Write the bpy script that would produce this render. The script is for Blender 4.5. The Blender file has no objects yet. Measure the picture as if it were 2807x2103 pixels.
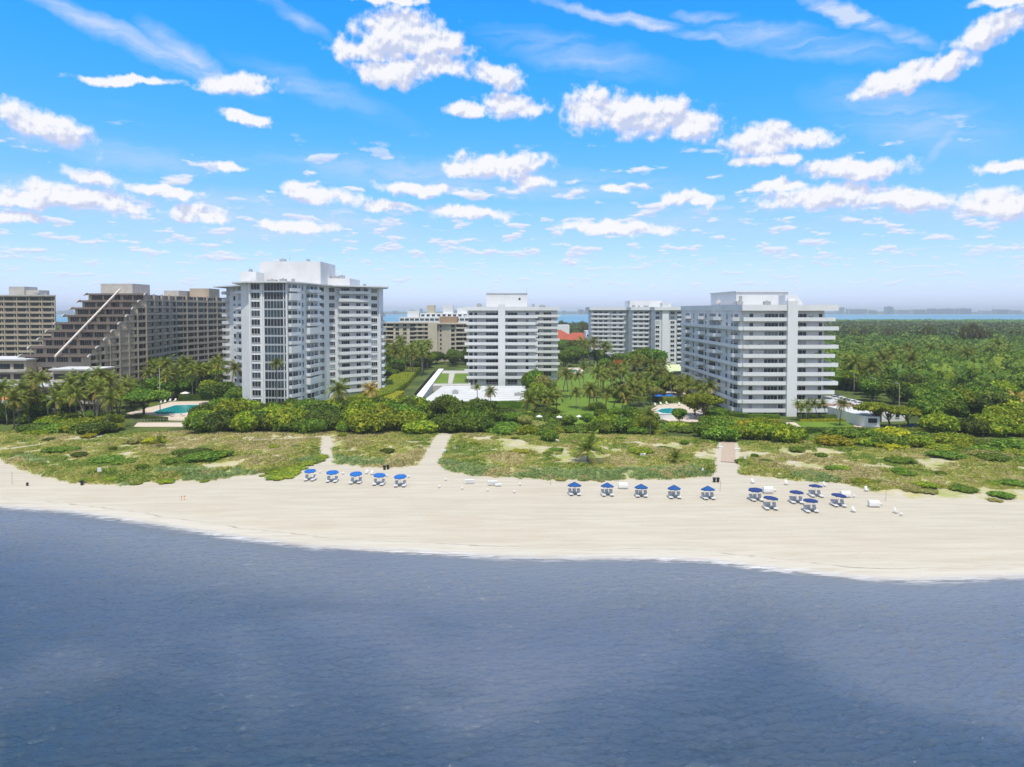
import bpy, math, random
import numpy as np
from mathutils import Vector, Matrix
random.seed(7); rng = np.random.default_rng(7)
C = bpy.context.scene
COL = C.collection
R = math.radians
# ------------------------------------------------------------------ camera
SW, SH, FP = 2807.0, 2103.0, 1871.0
CAMZ, PITCH, SHIFT = 36.0, R(2.0), -136.0
cd = bpy.data.cameras.new('camera'); cam = bpy.data.objects.new('camera', cd); COL.objects.link(cam)
cam.location = (0, 0, CAMZ); cam.rotation_euler = (R(90) - PITCH, 0, 0)
cd.sensor_width = 36; cd.lens = FP / SW * 36; cd.shift_y = SHIFT / SW
cd.clip_start = 1; cd.clip_end = 60000
C.camera = cam

def ray(u, v):
    X = (u - SW / 2) / FP; Y = (-(v - SH / 2) + SHIFT) / FP
    cp, sp = math.cos(PITCH), math.sin(PITCH)
    return (X, cp + Y * sp, -sp + Y * cp)
def at(u, v, z=1.0):
    d = ray(u, v); t = (z - CAMZ) / d[2]
    return (d[0] * t, d[1] * t)
def proj(x, y, z):
    cp, sp = math.cos(PITCH), math.sin(PITCH)
    zz = z - CAMZ; f = y * cp - zz * sp; up = y * sp + zz * cp
    return (x / f * FP + SW / 2, SH / 2 + SHIFT - up / f * FP)
def zat(v, D):              # height seen at row v at distance D
    d = ray(SW / 2, v); return CAMZ + d[2] / d[1] * D
def xat(u, D):
    d = ray(u, 850); return d[0] / d[1] * D

# ------------------------------------------------------------------ light and sky
SUN_EL, SUN_AZ = R(68), R(176)      # azimuth clockwise from +Y
sd = Vector((math.sin(SUN_AZ) * math.cos(SUN_EL), math.cos(SUN_AZ) * math.cos(SUN_EL), math.sin(SUN_EL)))
sl = bpy.data.lights.new('sun', 'SUN'); so = bpy.data.objects.new('sun', sl); COL.objects.link(so)
sl.energy = 4.2; sl.angle = R(0.5); sl.color = (1.0, 0.94, 0.84)
so.rotation_euler = sd.to_track_quat('Z', 'Y').to_euler(); so.location = (0, 0, 300)
C.view_settings.view_transform = 'Standard'; C.view_settings.look = 'None'
C.view_settings.exposure = 0.0; C.view_settings.gamma = 1.0
C.cycles.max_bounces = 5; C.cycles.diffuse_bounces = 2; C.cycles.glossy_bounces = 2
C.cycles.transmission_bounces = 2; C.cycles.transparent_max_bounces = 6; C.cycles.volume_bounces = 0
C.cycles.use_denoising = True
C.cycles.caustics_reflective = False; C.cycles.caustics_refractive = False

class NT:
    def __init__(s, tree): s.t = tree; s.n = tree.nodes; s.l = tree.links
    def new(s, typ, ins=None, **kw):
        nd = s.n.new(typ)
        for k, v in kw.items(): setattr(nd, k, v)
        for k, v in (ins or {}).items():
            if hasattr(v, 'is_output') : s.l.new(v, nd.inputs[k])
            else: nd.inputs[k].default_value = v
        return nd
    def math(s, op, a, b=None, c=None, clamp=False):
        ins = {0: a}
        if b is not None: ins[1] = b
        if c is not None: ins[2] = c
        return s.new('ShaderNodeMath', ins, operation=op, use_clamp=clamp).outputs[0]
    def mix(s, f, a, b, blend='MIX'):
        nd = s.new('ShaderNodeMix', None, data_type='RGBA', blend_type=blend)
        for k, v in ((0, f), (6, a), (7, b)):
            if hasattr(v, 'is_output'): s.l.new(v, nd.inputs[k])
            else: nd.inputs[k].default_value = v if k == 0 else (tuple(v) + (1,))[:4]
        return nd.outputs[2]
    def noise(s, vec, scale, detail=3, rough=0.5, dim='3D', out=0, dist=0.0):
        nd = s.new('ShaderNodeTexNoise', {'Scale': scale, 'Detail': detail, 'Roughness': rough, 'Distortion': dist}, noise_dimensions=dim)
        if vec is not None: s.l.new(vec, nd.inputs['Vector'])
        return nd.outputs[out]
    def ramp(s, f, a, b):     # smoothstep
        return s.new('ShaderNodeMapRange', {0: f, 1: a, 2: b, 3: 0.0, 4: 1.0}, interpolation_type='SMOOTHSTEP').outputs[0]

W = bpy.data.worlds.new('World'); C.world = W; W.use_nodes = True
w = NT(W.node_tree); w.n.clear()
sky = w.new('ShaderNodeTexSky', sky_type='NISHITA', sun_disc=False, sun_elevation=SUN_EL, sun_rotation=SUN_AZ,
            altitude=0, air_density=1.0, dust_density=0.7, ozone_density=3.0)
tc = w.new('ShaderNodeTexCoord')
gen = tc.outputs['Generated']
sx = w.new('ShaderNodeSeparateXYZ', {0: gen})
az = w.math('ARCTAN2', sx.outputs[0], sx.outputs[1])
el = w.math('ARCSINE', sx.outputs[2])
azel = w.new('ShaderNodeCombineXYZ', {0: az, 1: el}).outputs[0]
def p2a(x, y):                 # direction of a point of the photo (2212 px wide) -> azimuth, elevation
    d = Vector(ray(x * 1.26899, y * 1.26899)).normalized()
    return math.atan2(d.x, d.y), math.asin(d.z)
RAD = 1.26899 / FP
CLOUDS = [(865,72,115,46,0),(935,100,95,32,0),(795,112,95,26,5),(850,155,95,32,0),(945,140,65,26,0),(1080,168,72,28,8),
 (1110,230,95,26,5),(1015,236,60,16,0),(1262,236,62,46,0),(1385,250,150,46,5),(1490,268,90,32,12),(1645,308,88,38,0),(1720,300,80,24,8),
 (1655,347,75,14,0),(1850,368,110,24,3),(1790,425,160,30,3),(1960,434,80,24,4),(1690,402,60,15,5),(1955,168,100,26,-10),(2055,138,58,26,-15),
 (2145,66,72,28,-14),(2168,362,48,15,6),(2150,442,75,28,5),(1080,358,125,28,0),(1155,390,50,22,0),(990,366,52,14,0),
 (690,420,92,22,3),(512,187,82,19,-3),(280,175,95,10,-4),(535,257,66,13,10),(95,272,92,34,16),(495,358,32,11,0),(205,385,60,19,5),
 (190,430,130,24,6),(40,428,60,18,0),(360,418,80,13,3),(432,465,58,17,5),(640,488,88,13,2),(1010,462,100,17,4),(1330,494,140,16,2),
 (1485,432,90,17,4),(1330,408,36,9,4),(850,4,80,9,0),(910,410,110,16,3),(825,445,45,14,5),(20,470,55,14,0),(2170,0,60,10,0)]
CIRRUS = [(300,95,260,26,17,.5),(420,130,120,30,30,.45),(1350,45,330,12,14,.5),(1720,90,240,34,14,.33),(1850,40,180,16,27,.7),(1300,28,200,10,12,.5),
 (1530,40,90,14,10,.35),(640,40,90,16,25,.28),(1000,385,560,40,3,.30),(500,470,600,60,2,.30),(1250,120,260,40,12,.25),(700,200,220,30,15,.2),(250,330,240,30,4,.25),(1950,250,200,60,20,.25),(2050,300,80,14,-45,.3),(1600,480,700,50,0,.15)]
wn = w.noise(azel, 22.0, 4, 0.55, '2D', out=1)
warp = w.new('ShaderNodeVectorMath', {0: w.new('ShaderNodeVectorMath', {0: wn, 1: (.5, .5, .5)}, operation='SUBTRACT').outputs[0], 1: (.030, .022, 0)}, operation='MULTIPLY').outputs[0]
co = w.new('ShaderNodeVectorMath', {0: azel, 1: warp}, operation='ADD').outputs[0]
def field(vec, items, after=None):
    cur = after
    if after is not None: vec = w.new('ShaderNodeVectorMath', {0: after, 1: (1e-9, 1e-9, 1e-9), 2: vec}, operation='MULTIPLY_ADD').outputs[0]; cur = None
    for i, it in enumerate(items):
        x, y, rx, ry, rot = it[:5]
        if i % 6 == 5: vec = w.new('ShaderNodeVectorMath', {0: cur, 1: (1e-9, 1e-9, 1e-9), 2: vec}, operation='MULTIPLY_ADD').outputs[0]
        a, e = p2a(x, y)
        m = w.new('ShaderNodeMapping', {'Location': (a, e, 0), 'Rotation': (0, 0, -R(rot)), 'Scale': (rx * RAD * 0.98, ry * RAD * 1.06, 1)}, vector_type='TEXTURE')
        w.l.new(vec, m.inputs['Vector'])
        L = w.new('ShaderNodeVectorMath', {0: m.outputs[0]}, operation='LENGTH').outputs[1]
        if len(it) > 5: L = w.math('MULTIPLY', w.math('SUBTRACT', 1.0, L, clamp=True), it[5]); cur = L if cur is None else w.math('MAXIMUM', cur, L)
        else: cur = L if cur is None else w.math('MINIMUM', cur, L)
    return cur
up = w.new('ShaderNodeVectorMath', {0: co, 1: (-0.004, .016, 0)}, operation='ADD').outputs[0]
n1 = w.noise(azel, 34.0, 6, 0.55, '2D')
n2 = w.noise(w.new('ShaderNodeVectorMath', {0: azel, 1: (-0.0025, .006, 0)}, operation='ADD').outputs[0], 34.0, 4, 0.5, '2D')
F1 = field(co, CLOUDS); F2 = field(up, CLOUDS, F1)
dens = w.math('ADD', w.math('SUBTRACT', 1.0, F1), w.math('MULTIPLY', w.math('SUBTRACT', n1, 0.5), 1.35))
dens_big = w.ramp(dens, -0.06, 0.46)
# small far cumulus getting smaller towards the horizon
def band(s, e0, e1, e2, e3, th, seed):
    mp = w.new('ShaderNodeMapping', {'Location': (seed, seed * 1.7, 0), 'Scale': (s, s * 3.3, 1)}); w.l.new(azel, mp.inputs['Vector'])
    n_ = w.noise(mp.outputs[0], 1.0, 6, 0.54, '2D')
    m_ = w.noise(w.new('ShaderNodeVectorMath', {0: mp.outputs[0], 1: (0, .16, 0)}, operation='ADD').outputs[0], 1.0, 3, 0.5, '2D')
    g_ = w.math('MULTIPLY', w.ramp(el, e0, e1), w.ramp(el, e3, e2))
    return w.math('MULTIPLY', w.ramp(n_, th, th + 0.10), g_), w.math('MULTIPLY', w.math('SUBTRACT', n_, m_), g_)
b1, s1 = band(13.0, 0.115, 0.15, 0.19, 0.26, 0.60, 3.1)
b2, s2 = band(22.0, 0.055, 0.08, 0.125, 0.15, 0.54, 8.4)
b3, s3 = band(36.0, 0.012, 0.04, 0.065, 0.085, 0.545, 1.3)
b4, s4 = band(4.0, 0.46, 0.58, 2.0, 3.0, 0.52, 5.3)  # clouds added overhead, above the view, to whiten skylight and water reflections
dens_far = w.math('ADD', w.math('MAXIMUM', b1, w.math('MULTIPLY', b3, 0.55)), w.math('MAXIMUM', w.math('MULTIPLY', b2, 0.9), b4), clamp=True)
sfar = w.math('ADD', w.math('ADD', s1, s2), w.math('ADD', s3, s4))
# thin high cloud
st = w.new('ShaderNodeMapping', {'Rotation': (0, 0, R(14)), 'Scale': (5, 34, 1)}); w.l.new(co, st.inputs['Vector'])
ns = w.noise(st.outputs[0], 1.0, 5, 0.6, '2D', dist=0.6)
cir = w.math('MULTIPLY', field(co, CIRRUS, F2), w.math('MULTIPLY', w.ramp(ns, 0.2, 0.75), 2.7), clamp=True)
cir = w.math('ADD', cir, w.math('MULTIPLY', w.ramp(el, 0.27, 0.02), 0.22), clamp=True)
# milky veil added to the unseen sky overhead and behind, to neutralise blue skylight
veil = w.math('MULTIPLY', w.math('MAXIMUM', w.ramp(el, 0.48, 0.75), w.ramp(w.math('ABSOLUTE', az), 0.95, 1.5)), w.math('MULTIPLY_ADD', n1, 0.5, 0.5))
# shading of the clouds: thinner above = lit, thick above = shaded underside
lit = w.math('ADD', w.math('MULTIPLY', w.math('SUBTRACT', F2, F1), 1.05), w.math('MULTIPLY', w.math('SUBTRACT', n1, n2), 5.0))
lit = w.ramp(lit, -0.60, 0.65)
litf = w.ramp(sfar, -0.10, 0.09)
hsv = w.new('ShaderNodeHueSaturation', {'Hue': 0.5, 'Saturation': 1.15, 'Value': 1.0, 'Color': sky.outputs[0]}).outputs[0]
grade = w.mix(w.ramp(el, 0.0, 0.42), (0.90, 0.98, 1.68), (0.28, 1.36, 2.0))
grade = w.mix(w.ramp(el, 0.12, -0.01), grade, (0.98, 1.12, 1.80))
skyc = w.mix(1.0, hsv, grade, 'MULTIPLY')
S = 6.667
ccol = w.mix(lit, (0.60 * S, 0.66 * S, 0.86 * S), (0.97 * S, 0.97 * S, 1.0 * S))
fcol = w.mix(litf, (0.62 * S, 0.70 * S, 0.90 * S), (0.86 * S, 0.90 * S, 1.0 * S))
c1 = w.mix(cir, skyc, (0.62 * S, 0.74 * S, 0.98 * S))
c1 = w.mix(veil, c1, (0.56 * S, 0.58 * S, 0.62 * S))
c2 = w.mix(dens_far, c1, fcol)
c3 = w.mix(w.math('MULTIPLY', dens_big, 0.97), c2, ccol)
bg = w.new('ShaderNodeBackground', {'Color': c3, 'Strength': 0.15})
w.l.new(bg.outputs[0], w.new('ShaderNodeOutputWorld').inputs[0])
W.cycles.sampling_method = 'MANUAL'; W.cycles.sample_map_resolution = 512

# ------------------------------------------------------------------ helpers
def tag(o, label=None, cat=None, group=None, kind=None):
    if label: o['label'] = label
    if cat: o['category'] = cat
    if group: o['group'] = group
    if kind: o['kind'] = kind
    return o
def thing(name, label, cat, loc=(0, 0, 0), rz=0.0, group=None):
    o = bpy.data.objects.new(name, None); COL.objects.link(o); o.empty_display_size = 0.5
    o.location = loc; o.rotation_euler = (0, 0, rz)
    return tag(o, label, cat, group)
def link(name, me, parent=None, loc=(0, 0, 0), rz=0.0, scale=None):
    o = bpy.data.objects.new(name, me); COL.objects.link(o)
    o.parent = parent; o.location = loc; o.rotation_euler = (0, 0, rz)
    if scale: o.scale = scale
    return o
def npmesh(name, v, f, mats, mi=None, smooth=False):
    me = bpy.data.meshes.new(name)
    v = np.asarray(v, np.float32); f = np.asarray(f, np.int32)
    k = f.shape[1]
    me.vertices.add(len(v)); me.vertices.foreach_set('co', v.ravel())
    me.loops.add(f.size); me.loops.foreach_set('vertex_index', f.ravel())
    me.polygons.add(len(f)); me.polygons.foreach_set('loop_start', np.arange(0, f.size, k, dtype=np.int32))
    for m in mats: me.materials.append(m)
    if mi is not None: me.polygons.foreach_set('material_index', np.asarray(mi, np.int32))
    me.polygons.foreach_set('use_smooth', np.full(len(f), smooth))
    me.update(calc_edges=True); me.validate()
    return me
class MB:
    def __init__(s): s.v = []; s.f = []; s.m = []
    def poly(s, pts, faces, mi=0):
        b = len(s.v); s.v += [tuple(p) for p in pts]
        for f in faces: s.f.append([b + i for i in f]); s.m.append(mi)
        return s
    def box(s, x0, x1, y0, y1, z0, z1, mi=0):
        return s.poly([(x0,y0,z0),(x1,y0,z0),(x1,y1,z0),(x0,y1,z0),(x0,y0,z1),(x1,y0,z1),(x1,y1,z1),(x0,y1,z1)],
               [(0,3,2,1),(4,5,6,7),(0,1,5,4),(1,2,6,5),(2,3,7,6),(3,0,4,7)], mi)
    def prism(s, pts, z0, z1, mi=0, mt=None):
        n = len(pts)
        area = sum(pts[i][0] * pts[(i + 1) % n][1] - pts[(i + 1) % n][0] * pts[i][1] for i in range(n))
        if area < 0: pts = pts[::-1]
        b = len(s.v); s.v += [(p[0], p[1], z0) for p in pts] + [(p[0], p[1], z1) for p in pts]
        for i in range(n):
            j = (i + 1) % n; s.f.append([b + i, b + j, b + n + j, b + n + i]); s.m.append(mi)
        s.f.append([b + i for i in range(n)][::-1]); s.m.append(mi)
        s.f.append([b + n + i for i in range(n)]); s.m.append(mi if mt is None else mt)
        return s
    def tube(s, path, rad, n=8, mi=0, cap=True):
        b = len(s.v); P = [Vector(p) for p in path]
        for i, p in enumerate(P):
            d = (P[min(i + 1, len(P) - 1)] - P[max(i - 1, 0)]).normalized()
            a = d.cross(Vector((0, 1, 0)) if abs(d.y) < .9 else Vector((1, 0, 0))).normalized(); c = d.cross(a)
            r = rad[i] if isinstance(rad, (list, tuple)) else rad
            for k in range(n):
                t = 2 * math.pi * k / n; s.v.append(tuple(p + a * math.cos(t) * r + c * math.sin(t) * r))
        for i in range(len(P) - 1):
            for k in range(n):
                k2 = (k + 1) % n; s.f.append([b+i*n+k, b+i*n+k2, b+(i+1)*n+k2, b+(i+1)*n+k]); s.m.append(mi)
        if cap:
            s.f.append([b + k for k in range(n)][::-1]); s.m.append(mi)
            s.f.append([b + (len(P)-1)*n + k for k in range(n)]); s.m.append(mi)
        return s
    def mesh(s, name, mats, smooth=False):
        me = bpy.data.meshes.new(name); me.from_pydata(s.v, [], s.f)
        for m in (mats if isinstance(mats, (list, tuple)) else [mats]): me.materials.append(m)
        me.polygons.foreach_set('material_index', s.m)
        if smooth: me.polygons.foreach_set('use_smooth', [True] * len(s.f))
        me.update(); return me
    def build(s, name, mats, parent=None, loc=(0, 0, 0), rz=0.0, smooth=False):
        return link(name, s.mesh(name, mats, smooth), parent, loc, rz)

def vnoise(x, y, scale, seed=0, octv=3):     # cheap smooth value noise, -1..1
    x = np.asarray(x, float) / scale; y = np.asarray(y, float) / scale; out = 0; amp = 1; tot = 0
    for o in range(octv):
        xi = np.floor(x).astype(np.int64); yi = np.floor(y).astype(np.int64); fx = x - xi; fy = y - yi
        fx = fx * fx * (3 - 2 * fx); fy = fy * fy * (3 - 2 * fy)
        def h(a, b):
            q = (a * 374761393 + b * 668265263 + (seed + o * 17) * 2246822519) & 0xffffffff
            q = ((q ^ (q >> 13)) * 1274126177) & 0xffffffff
            return ((q ^ (q >> 16)) & 0xffff) / 32767.5 - 1
        out = out + amp * ((h(xi, yi) * (1 - fx) + h(xi + 1, yi) * fx) * (1 - fy) + (h(xi, yi + 1) * (1 - fx) + h(xi + 1, yi + 1) * fx) * fy)
        tot += amp; amp *= .5; x = x * 2.03; y = y * 2.03
    return out / tot

# ------------------------------------------------------------------ materials
def mat(name, col, rough=0.8, spec=0.3, var=0.12, scale=0.6, metal=0.0, bump=0.0, obj=False, col2=None, stain=0.0, bscale=None):
    m = bpy.data.materials.new(name); m.use_nodes = True; t = NT(m.node_tree); t.n.clear()
    tcn = t.new('ShaderNodeTexCoord'); P = tcn.outputs['Object'] if obj else t.new('ShaderNodeNewGeometry').outputs['Position']
    n = t.noise(P, scale, 4, 0.6)
    c2 = col2 or tuple(max(0, c * (1 - var * 2)) for c in col)
    c = t.mix(t.ramp(n, 0.3, 0.7), col, c2)
    if stain:
        mp = t.new('ShaderNodeMapping', {'Scale': (1.4, 1.4, 0.12)}); t.l.new(P, mp.inputs['Vector'])
        c = t.mix(t.math('MULTIPLY', t.ramp(t.noise(mp.outputs[0], 1.0, 5, 0.65), 0.45, 0.8), stain), c, tuple(x * 0.55 for x in col))
    b = t.new('ShaderNodeBsdfPrincipled', {'Base Color': c, 'Roughness': rough, 'Specular IOR Level': spec, 'Metallic': metal})
    if bump:
        bn = t.new('ShaderNodeBump', {'Height': t.noise(P, bscale or scale * 6, 4, 0.6), 'Strength': bump, 'Distance': 0.05}); t.l.new(bn.outputs[0], b.inputs['Normal'])
    t.l.new(b.outputs[0], t.new('ShaderNodeOutputMaterial').inputs[0])
    return m
def leafmat(name, c1, c2, c3, scale=0.35, trans=0.22, vary=True):
    m = bpy.data.materials.new(name); m.use_nodes = True; t = NT(m.node_tree); t.n.clear()
    g = t.new('ShaderNodeNewGeometry'); oi = t.new('ShaderNodeObjectInfo')
    n = t.noise(g.outputs['Position'], scale, 3, 0.6)
    c = t.mix(t.ramp(n, 0.35, 0.65), c1, c2)
    c = t.mix(t.math('MULTIPLY', t.ramp(g.outputs['Random Per Island'], 0.55, 1.0), 0.6), c, c3)
    v = t.math('MULTIPLY_ADD', g.outputs['Random Per Island'], 0.5, 0.72)
    v = t.math('MULTIPLY', v, t.math('MULTIPLY_ADD', oi.outputs['Random'], 0.5 if vary else 0.0, 0.75 if vary else 1.08))
    c = t.new('ShaderNodeHueSaturation', {'Hue': t.math('MULTIPLY_ADD', oi.outputs['Random'], 0.028 if vary else 0.0, 0.492 if vary else 0.504), 'Saturation': 1.0, 'Value': v, 'Color': c}).outputs[0]
    b = t.new('ShaderNodeBsdfPrincipled', {'Base Color': c, 'Roughness': 0.55, 'Specular IOR Level': 0.22})
    tr = t.new('ShaderNodeBsdfTranslucent', {'Color': t.mix(1.0, c, (1.0, 1.1, 0.5), 'MULTIPLY')})
    ms = t.new('ShaderNodeMixShader', {0: trans}); t.l.new(b.outputs[0], ms.inputs[1]); t.l.new(tr.outputs[0], ms.inputs[2])
    t.l.new(ms.outputs[0], t.new('ShaderNodeOutputMaterial').inputs[0])
    return m
def glassmat(name, col, rough=0.08, spec=0.6):
    return mat(name, col, rough, spec, 0.35, 0.25)
# ------------------------------------------------------------------ terrain: shore, beach, dunes, ground
def curve(pts, z):
    w_ = sorted(at(u, v, z) for u, v in pts); xs = [p[0] for p in w_]; ys = [p[1] for p in w_]
    return lambda x: np.interp(x, xs, ys)
y_shore = curve([(-60,1380),(0,1388),(200,1402),(430,1436),(620,1466),(860,1497),(1080,1510),(1300,1521),(1500,1528),(1750,1529),(1950,1536),(2100,1556),(2350,1583),(2500,1589),(2650,1584),(2850,1578)], 0.0)
y_dune = curve([(-60,1250),(0,1262),(110,1305),(230,1318),(360,1322),(470,1310),(560,1316),(700,1297),(770,1288),(850,1268),(1000,1280),(1100,1280),(1190,1262),(1250,1295),(1300,1300),(1400,1309),(1480,1312),(1600,1315),(1800,1313),(1950,1305),(2010,1290),(2050,1302),(2150,1315),(2300,1322),(2400,1345),(2500,1362),(2700,1368),(2850,1372)], 1.4)
y_bush = curve([(-60,1190),(200,1195),(480,1190),(1180,1192),(1700,1195),(2000,1215),(2200,1215),(2400,1235),(2850,1240)], 1.6)
PATHS = [([(897,1203),(893,1235),(897,1275),(880,1320)], 1.3), ([(1228,1176),(1205,1215),(1190,1245),(1160,1300)], 2.0), ([(1996,1212),(1996,1245),(1993,1290),(1990,1320)], 2.4),
         ([(-30,1236),(60,1226),(130,1216)], 1.0), ([(255,1200),(300,1182),(345,1168)], 1.6), ([(1515,1210),(1512,1175),(1500,1150)], 1.5), ([(690,1208),(800,1202),(890,1198),(970,1190)], 1.2)]
PW = [([at(u, v, 1.3) for u, v in p], wd) for p, wd in PATHS]
def pathdist(x, y):
    best = np.full(np.shape(x), 99.0)
    for pts, wd in PW:
        for (ax, ay), (bx, by) in zip(pts[:-1], pts[1:]):
            dx, dy = bx - ax, by - ay; L2 = dx * dx + dy * dy
            t = np.clip(((x - ax) * dx + (y - ay) * dy) / L2, 0, 1)
            best = np.minimum(best, np.hypot(x - ax - t * dx, y - ay - t * dy) - wd)
    return best
def sstep(a, b, x):
    t = np.clip((x - a) / (b - a), 0, 1); return t * t * (3 - 2 * t)
def hz(x, y):
    x = np.asarray(x, float); y = np.asarray(y, float)
    ys, yd, yb = y_shore(x), y_dune(x), y_bush(x)
    d = y - ys + 0.5 * vnoise(x, y, 9, 3, 2)
    z = np.where(d < 0, d * 0.09, 0.75 * sstep(0, 14, d) * 0.55 + 0.02 * np.clip(d, 0, 40)) + 0.012 * vnoise(x, y, 2.5, 5, 2)
    t = sstep(-1.5, 5, y - yd) * (1 - sstep(-2, 8, y - yb))
    pd = pathdist(x, y)
    z = z + t * (0.35 + 0.45 * vnoise(x, y, 9, 11, 3)) * sstep(0, 3, pd)
    e = sstep(0, 10, y - yb)
    return z * (1 - e) + e * 0.8
def bat(u, v):                      # pixel -> point standing on the beach or dune
    z = 1.0
    for _ in range(6):
        x, y = at(u, v, z); z = float(hz(x, y))
    return x, y, z

def sandmat():
    m = bpy.data.materials.new('beach_sand'); m.use_nodes = True; t = NT(m.node_tree); t.n.clear()
    P = t.new('ShaderNodeNewGeometry').outputs['Position']
    at_ = lambda n: t.new('ShaderNodeAttribute', attribute_name=n).outputs['Fac']
    shore, veg = at_('shore'), at_('veg')
    mp = t.new('ShaderNodeMapping', {'Scale': (0.05, 0.55, 1)}); t.l.new(P, mp.inputs['Vector'])
    streak = t.noise(mp.outputs[0], 1.6, 6, 0.62, dist=0.4)
    mp2 = t.new('ShaderNodeMapping', {'Scale': (0.02, 1.6, 1), 'Rotation': (0, 0, R(4))}); t.l.new(P, mp2.inputs['Vector'])
    tracks = t.noise(mp2.outputs[0], 1.4, 3, 0.5)
    c = t.mix(t.ramp(streak, 0.3, 0.7), (0.450, 0.405, 0.320), (0.520, 0.478, 0.388))
    c = t.mix(t.math('MULTIPLY', t.ramp(tracks, 0.55, 0.70), 0.13), c, (0.37, 0.315, 0.23))
    c = t.mix(t.math('MULTIPLY', t.ramp(t.noise(P, 0.06, 3, 0.6), 0.5, 0.75), 0.3), c, (0.45, 0.37, 0.265))
    sp = t.ramp(t.noise(P, 1.1, 2, 0.7), 0.70, 0.76)
    ft = t.new('ShaderNodeTexVoronoi', {'Vector': P, 'Scale': 1.3, 'Randomness': 1.0}).outputs['Distance']
    c = t.mix(t.math('MULTIPLY', t.math('MULTIPLY', t.ramp(ft, 0.22, 0.06), t.ramp(t.noise(P, 0.10, 4, 0.7), 0.46, 0.60)), 0.5), c, (0.33, 0.285, 0.215))
    c = t.mix(t.math('MULTIPLY', sp, 0.5), c, (0.36, 0.27, 0.18))
    # pale, washed band next to the water, with thin dark lines of weed
    sh = t.math('ADD', shore, t.math('MULTIPLY', t.math('SUBTRACT', t.noise(mp.outputs[0], 0.8, 4, 0.6), 0.5), 3.0))
    c = t.mix(t.math('MULTIPLY', t.ramp(sh, 6.0, 2.0), t.ramp(streak, 0.30, 0.62)), c, (0.535, 0.500, 0.430))
    wr = t.math('MULTIPLY', t.ramp(t.math('ABSOLUTE', t.math('SUBTRACT', sh, 3.6)), 0.22, 0.05), t.ramp(streak, 0.42, 0.6))
    c = t.mix(t.math('MULTIPLY', wr, 0.9), c, (0.30, 0.26, 0.19))
    wet = t.ramp(shore, 1.3, 0.1)
    c = t.mix(t.math('MULTIPLY', wet, 0.55), c, (0.42, 0.39, 0.36))
    # litter, roots and creeping cover between the dune plants
    v = t.math('MULTIPLY', veg, t.ramp(t.noise(P, 0.32, 6, 0.68), 0.36, 0.56))
    gc = t.mix(t.ramp(t.noise(P, 0.12, 4, 0.6), 0.4, 0.6), (0.46, 0.41, 0.21), (0.32, 0.34, 0.11))
    c = t.mix(v, c, gc)
    rough = t.math('SUBTRACT', 0.92, t.math('MULTIPLY', wet, 0.55))
    b = t.new('ShaderNodeBsdfPrincipled', {'Base Color': c, 'Roughness': rough, 'Specular IOR Level': 0.25})
    h = t.math('ADD', t.math('MULTIPLY', t.noise(P, 2.2, 5, 0.7), 1.0), t.math('MULTIPLY', tracks, 0.7))
    bn = t.new('ShaderNodeBump', {'Height': h, 'Strength': 0.5, 'Distance': 0.22}); t.l.new(bn.outputs[0], b.inputs['Normal'])
    t.l.new(b.outputs[0], t.new('ShaderNodeOutputMaterial').inputs[0]); return m

def grid_mesh(name, xs, ys, zf, mats, attrs=None, smooth=True, keep=None):
    X, Y = np.meshgrid(xs, ys); Z = zf(X, Y)
    nx, ny = len(xs), len(ys)
    idx = np.arange(nx * ny).reshape(ny, nx)
    f = np.stack([idx[:-1, :-1], idx[:-1, 1:], idx[1:, 1:], idx[1:, :-1]], -1).reshape(-1, 4)
    if keep is not None:
        k = keep(X, Y); kf = (k[:-1, :-1] & k[:-1, 1:] & k[1:, 1:] & k[1:, :-1]).ravel(); f = f[kf]
    me = npmesh(name, np.stack([X.ravel(), Y.ravel(), Z.ravel()], 1), f, mats, None, smooth)
    for an, fn in (attrs or {}).items():
        a = me.attributes.new(an, 'FLOAT', 'POINT'); a.data.foreach_set('value', np.asarray(fn(X, Y), np.float32).ravel())
    return me
def vegf(x, y):
    yd, yb = y_dune(x), y_bush(x)
    return sstep(-0.8, 1.2, y - yd + 2.0 * vnoise(x, y, 7, 21, 3) + 0.7 * vnoise(x, y, 1.6, 22, 2)) * sstep(0.0, 1.0, pathdist(x, y) + 0.5 * vnoise(x, y, 2, 9, 2))
xs = np.concatenate([np.arange(-420, -200, 4.0), np.arange(-200, 200, 0.7), np.arange(200, 421, 4.0)])
ys = np.concatenate([np.arange(78, 130, 0.6), np.arange(130, 222, 0.8)])
me = grid_mesh('beach', xs, ys, hz, [sandmat()], {'shore': lambda x, y: y - y_shore(x), 'veg': vegf})
tag(link('beach', me), 'pale sand beach rising to low grassy dunes', 'beach', kind='structure')

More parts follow.
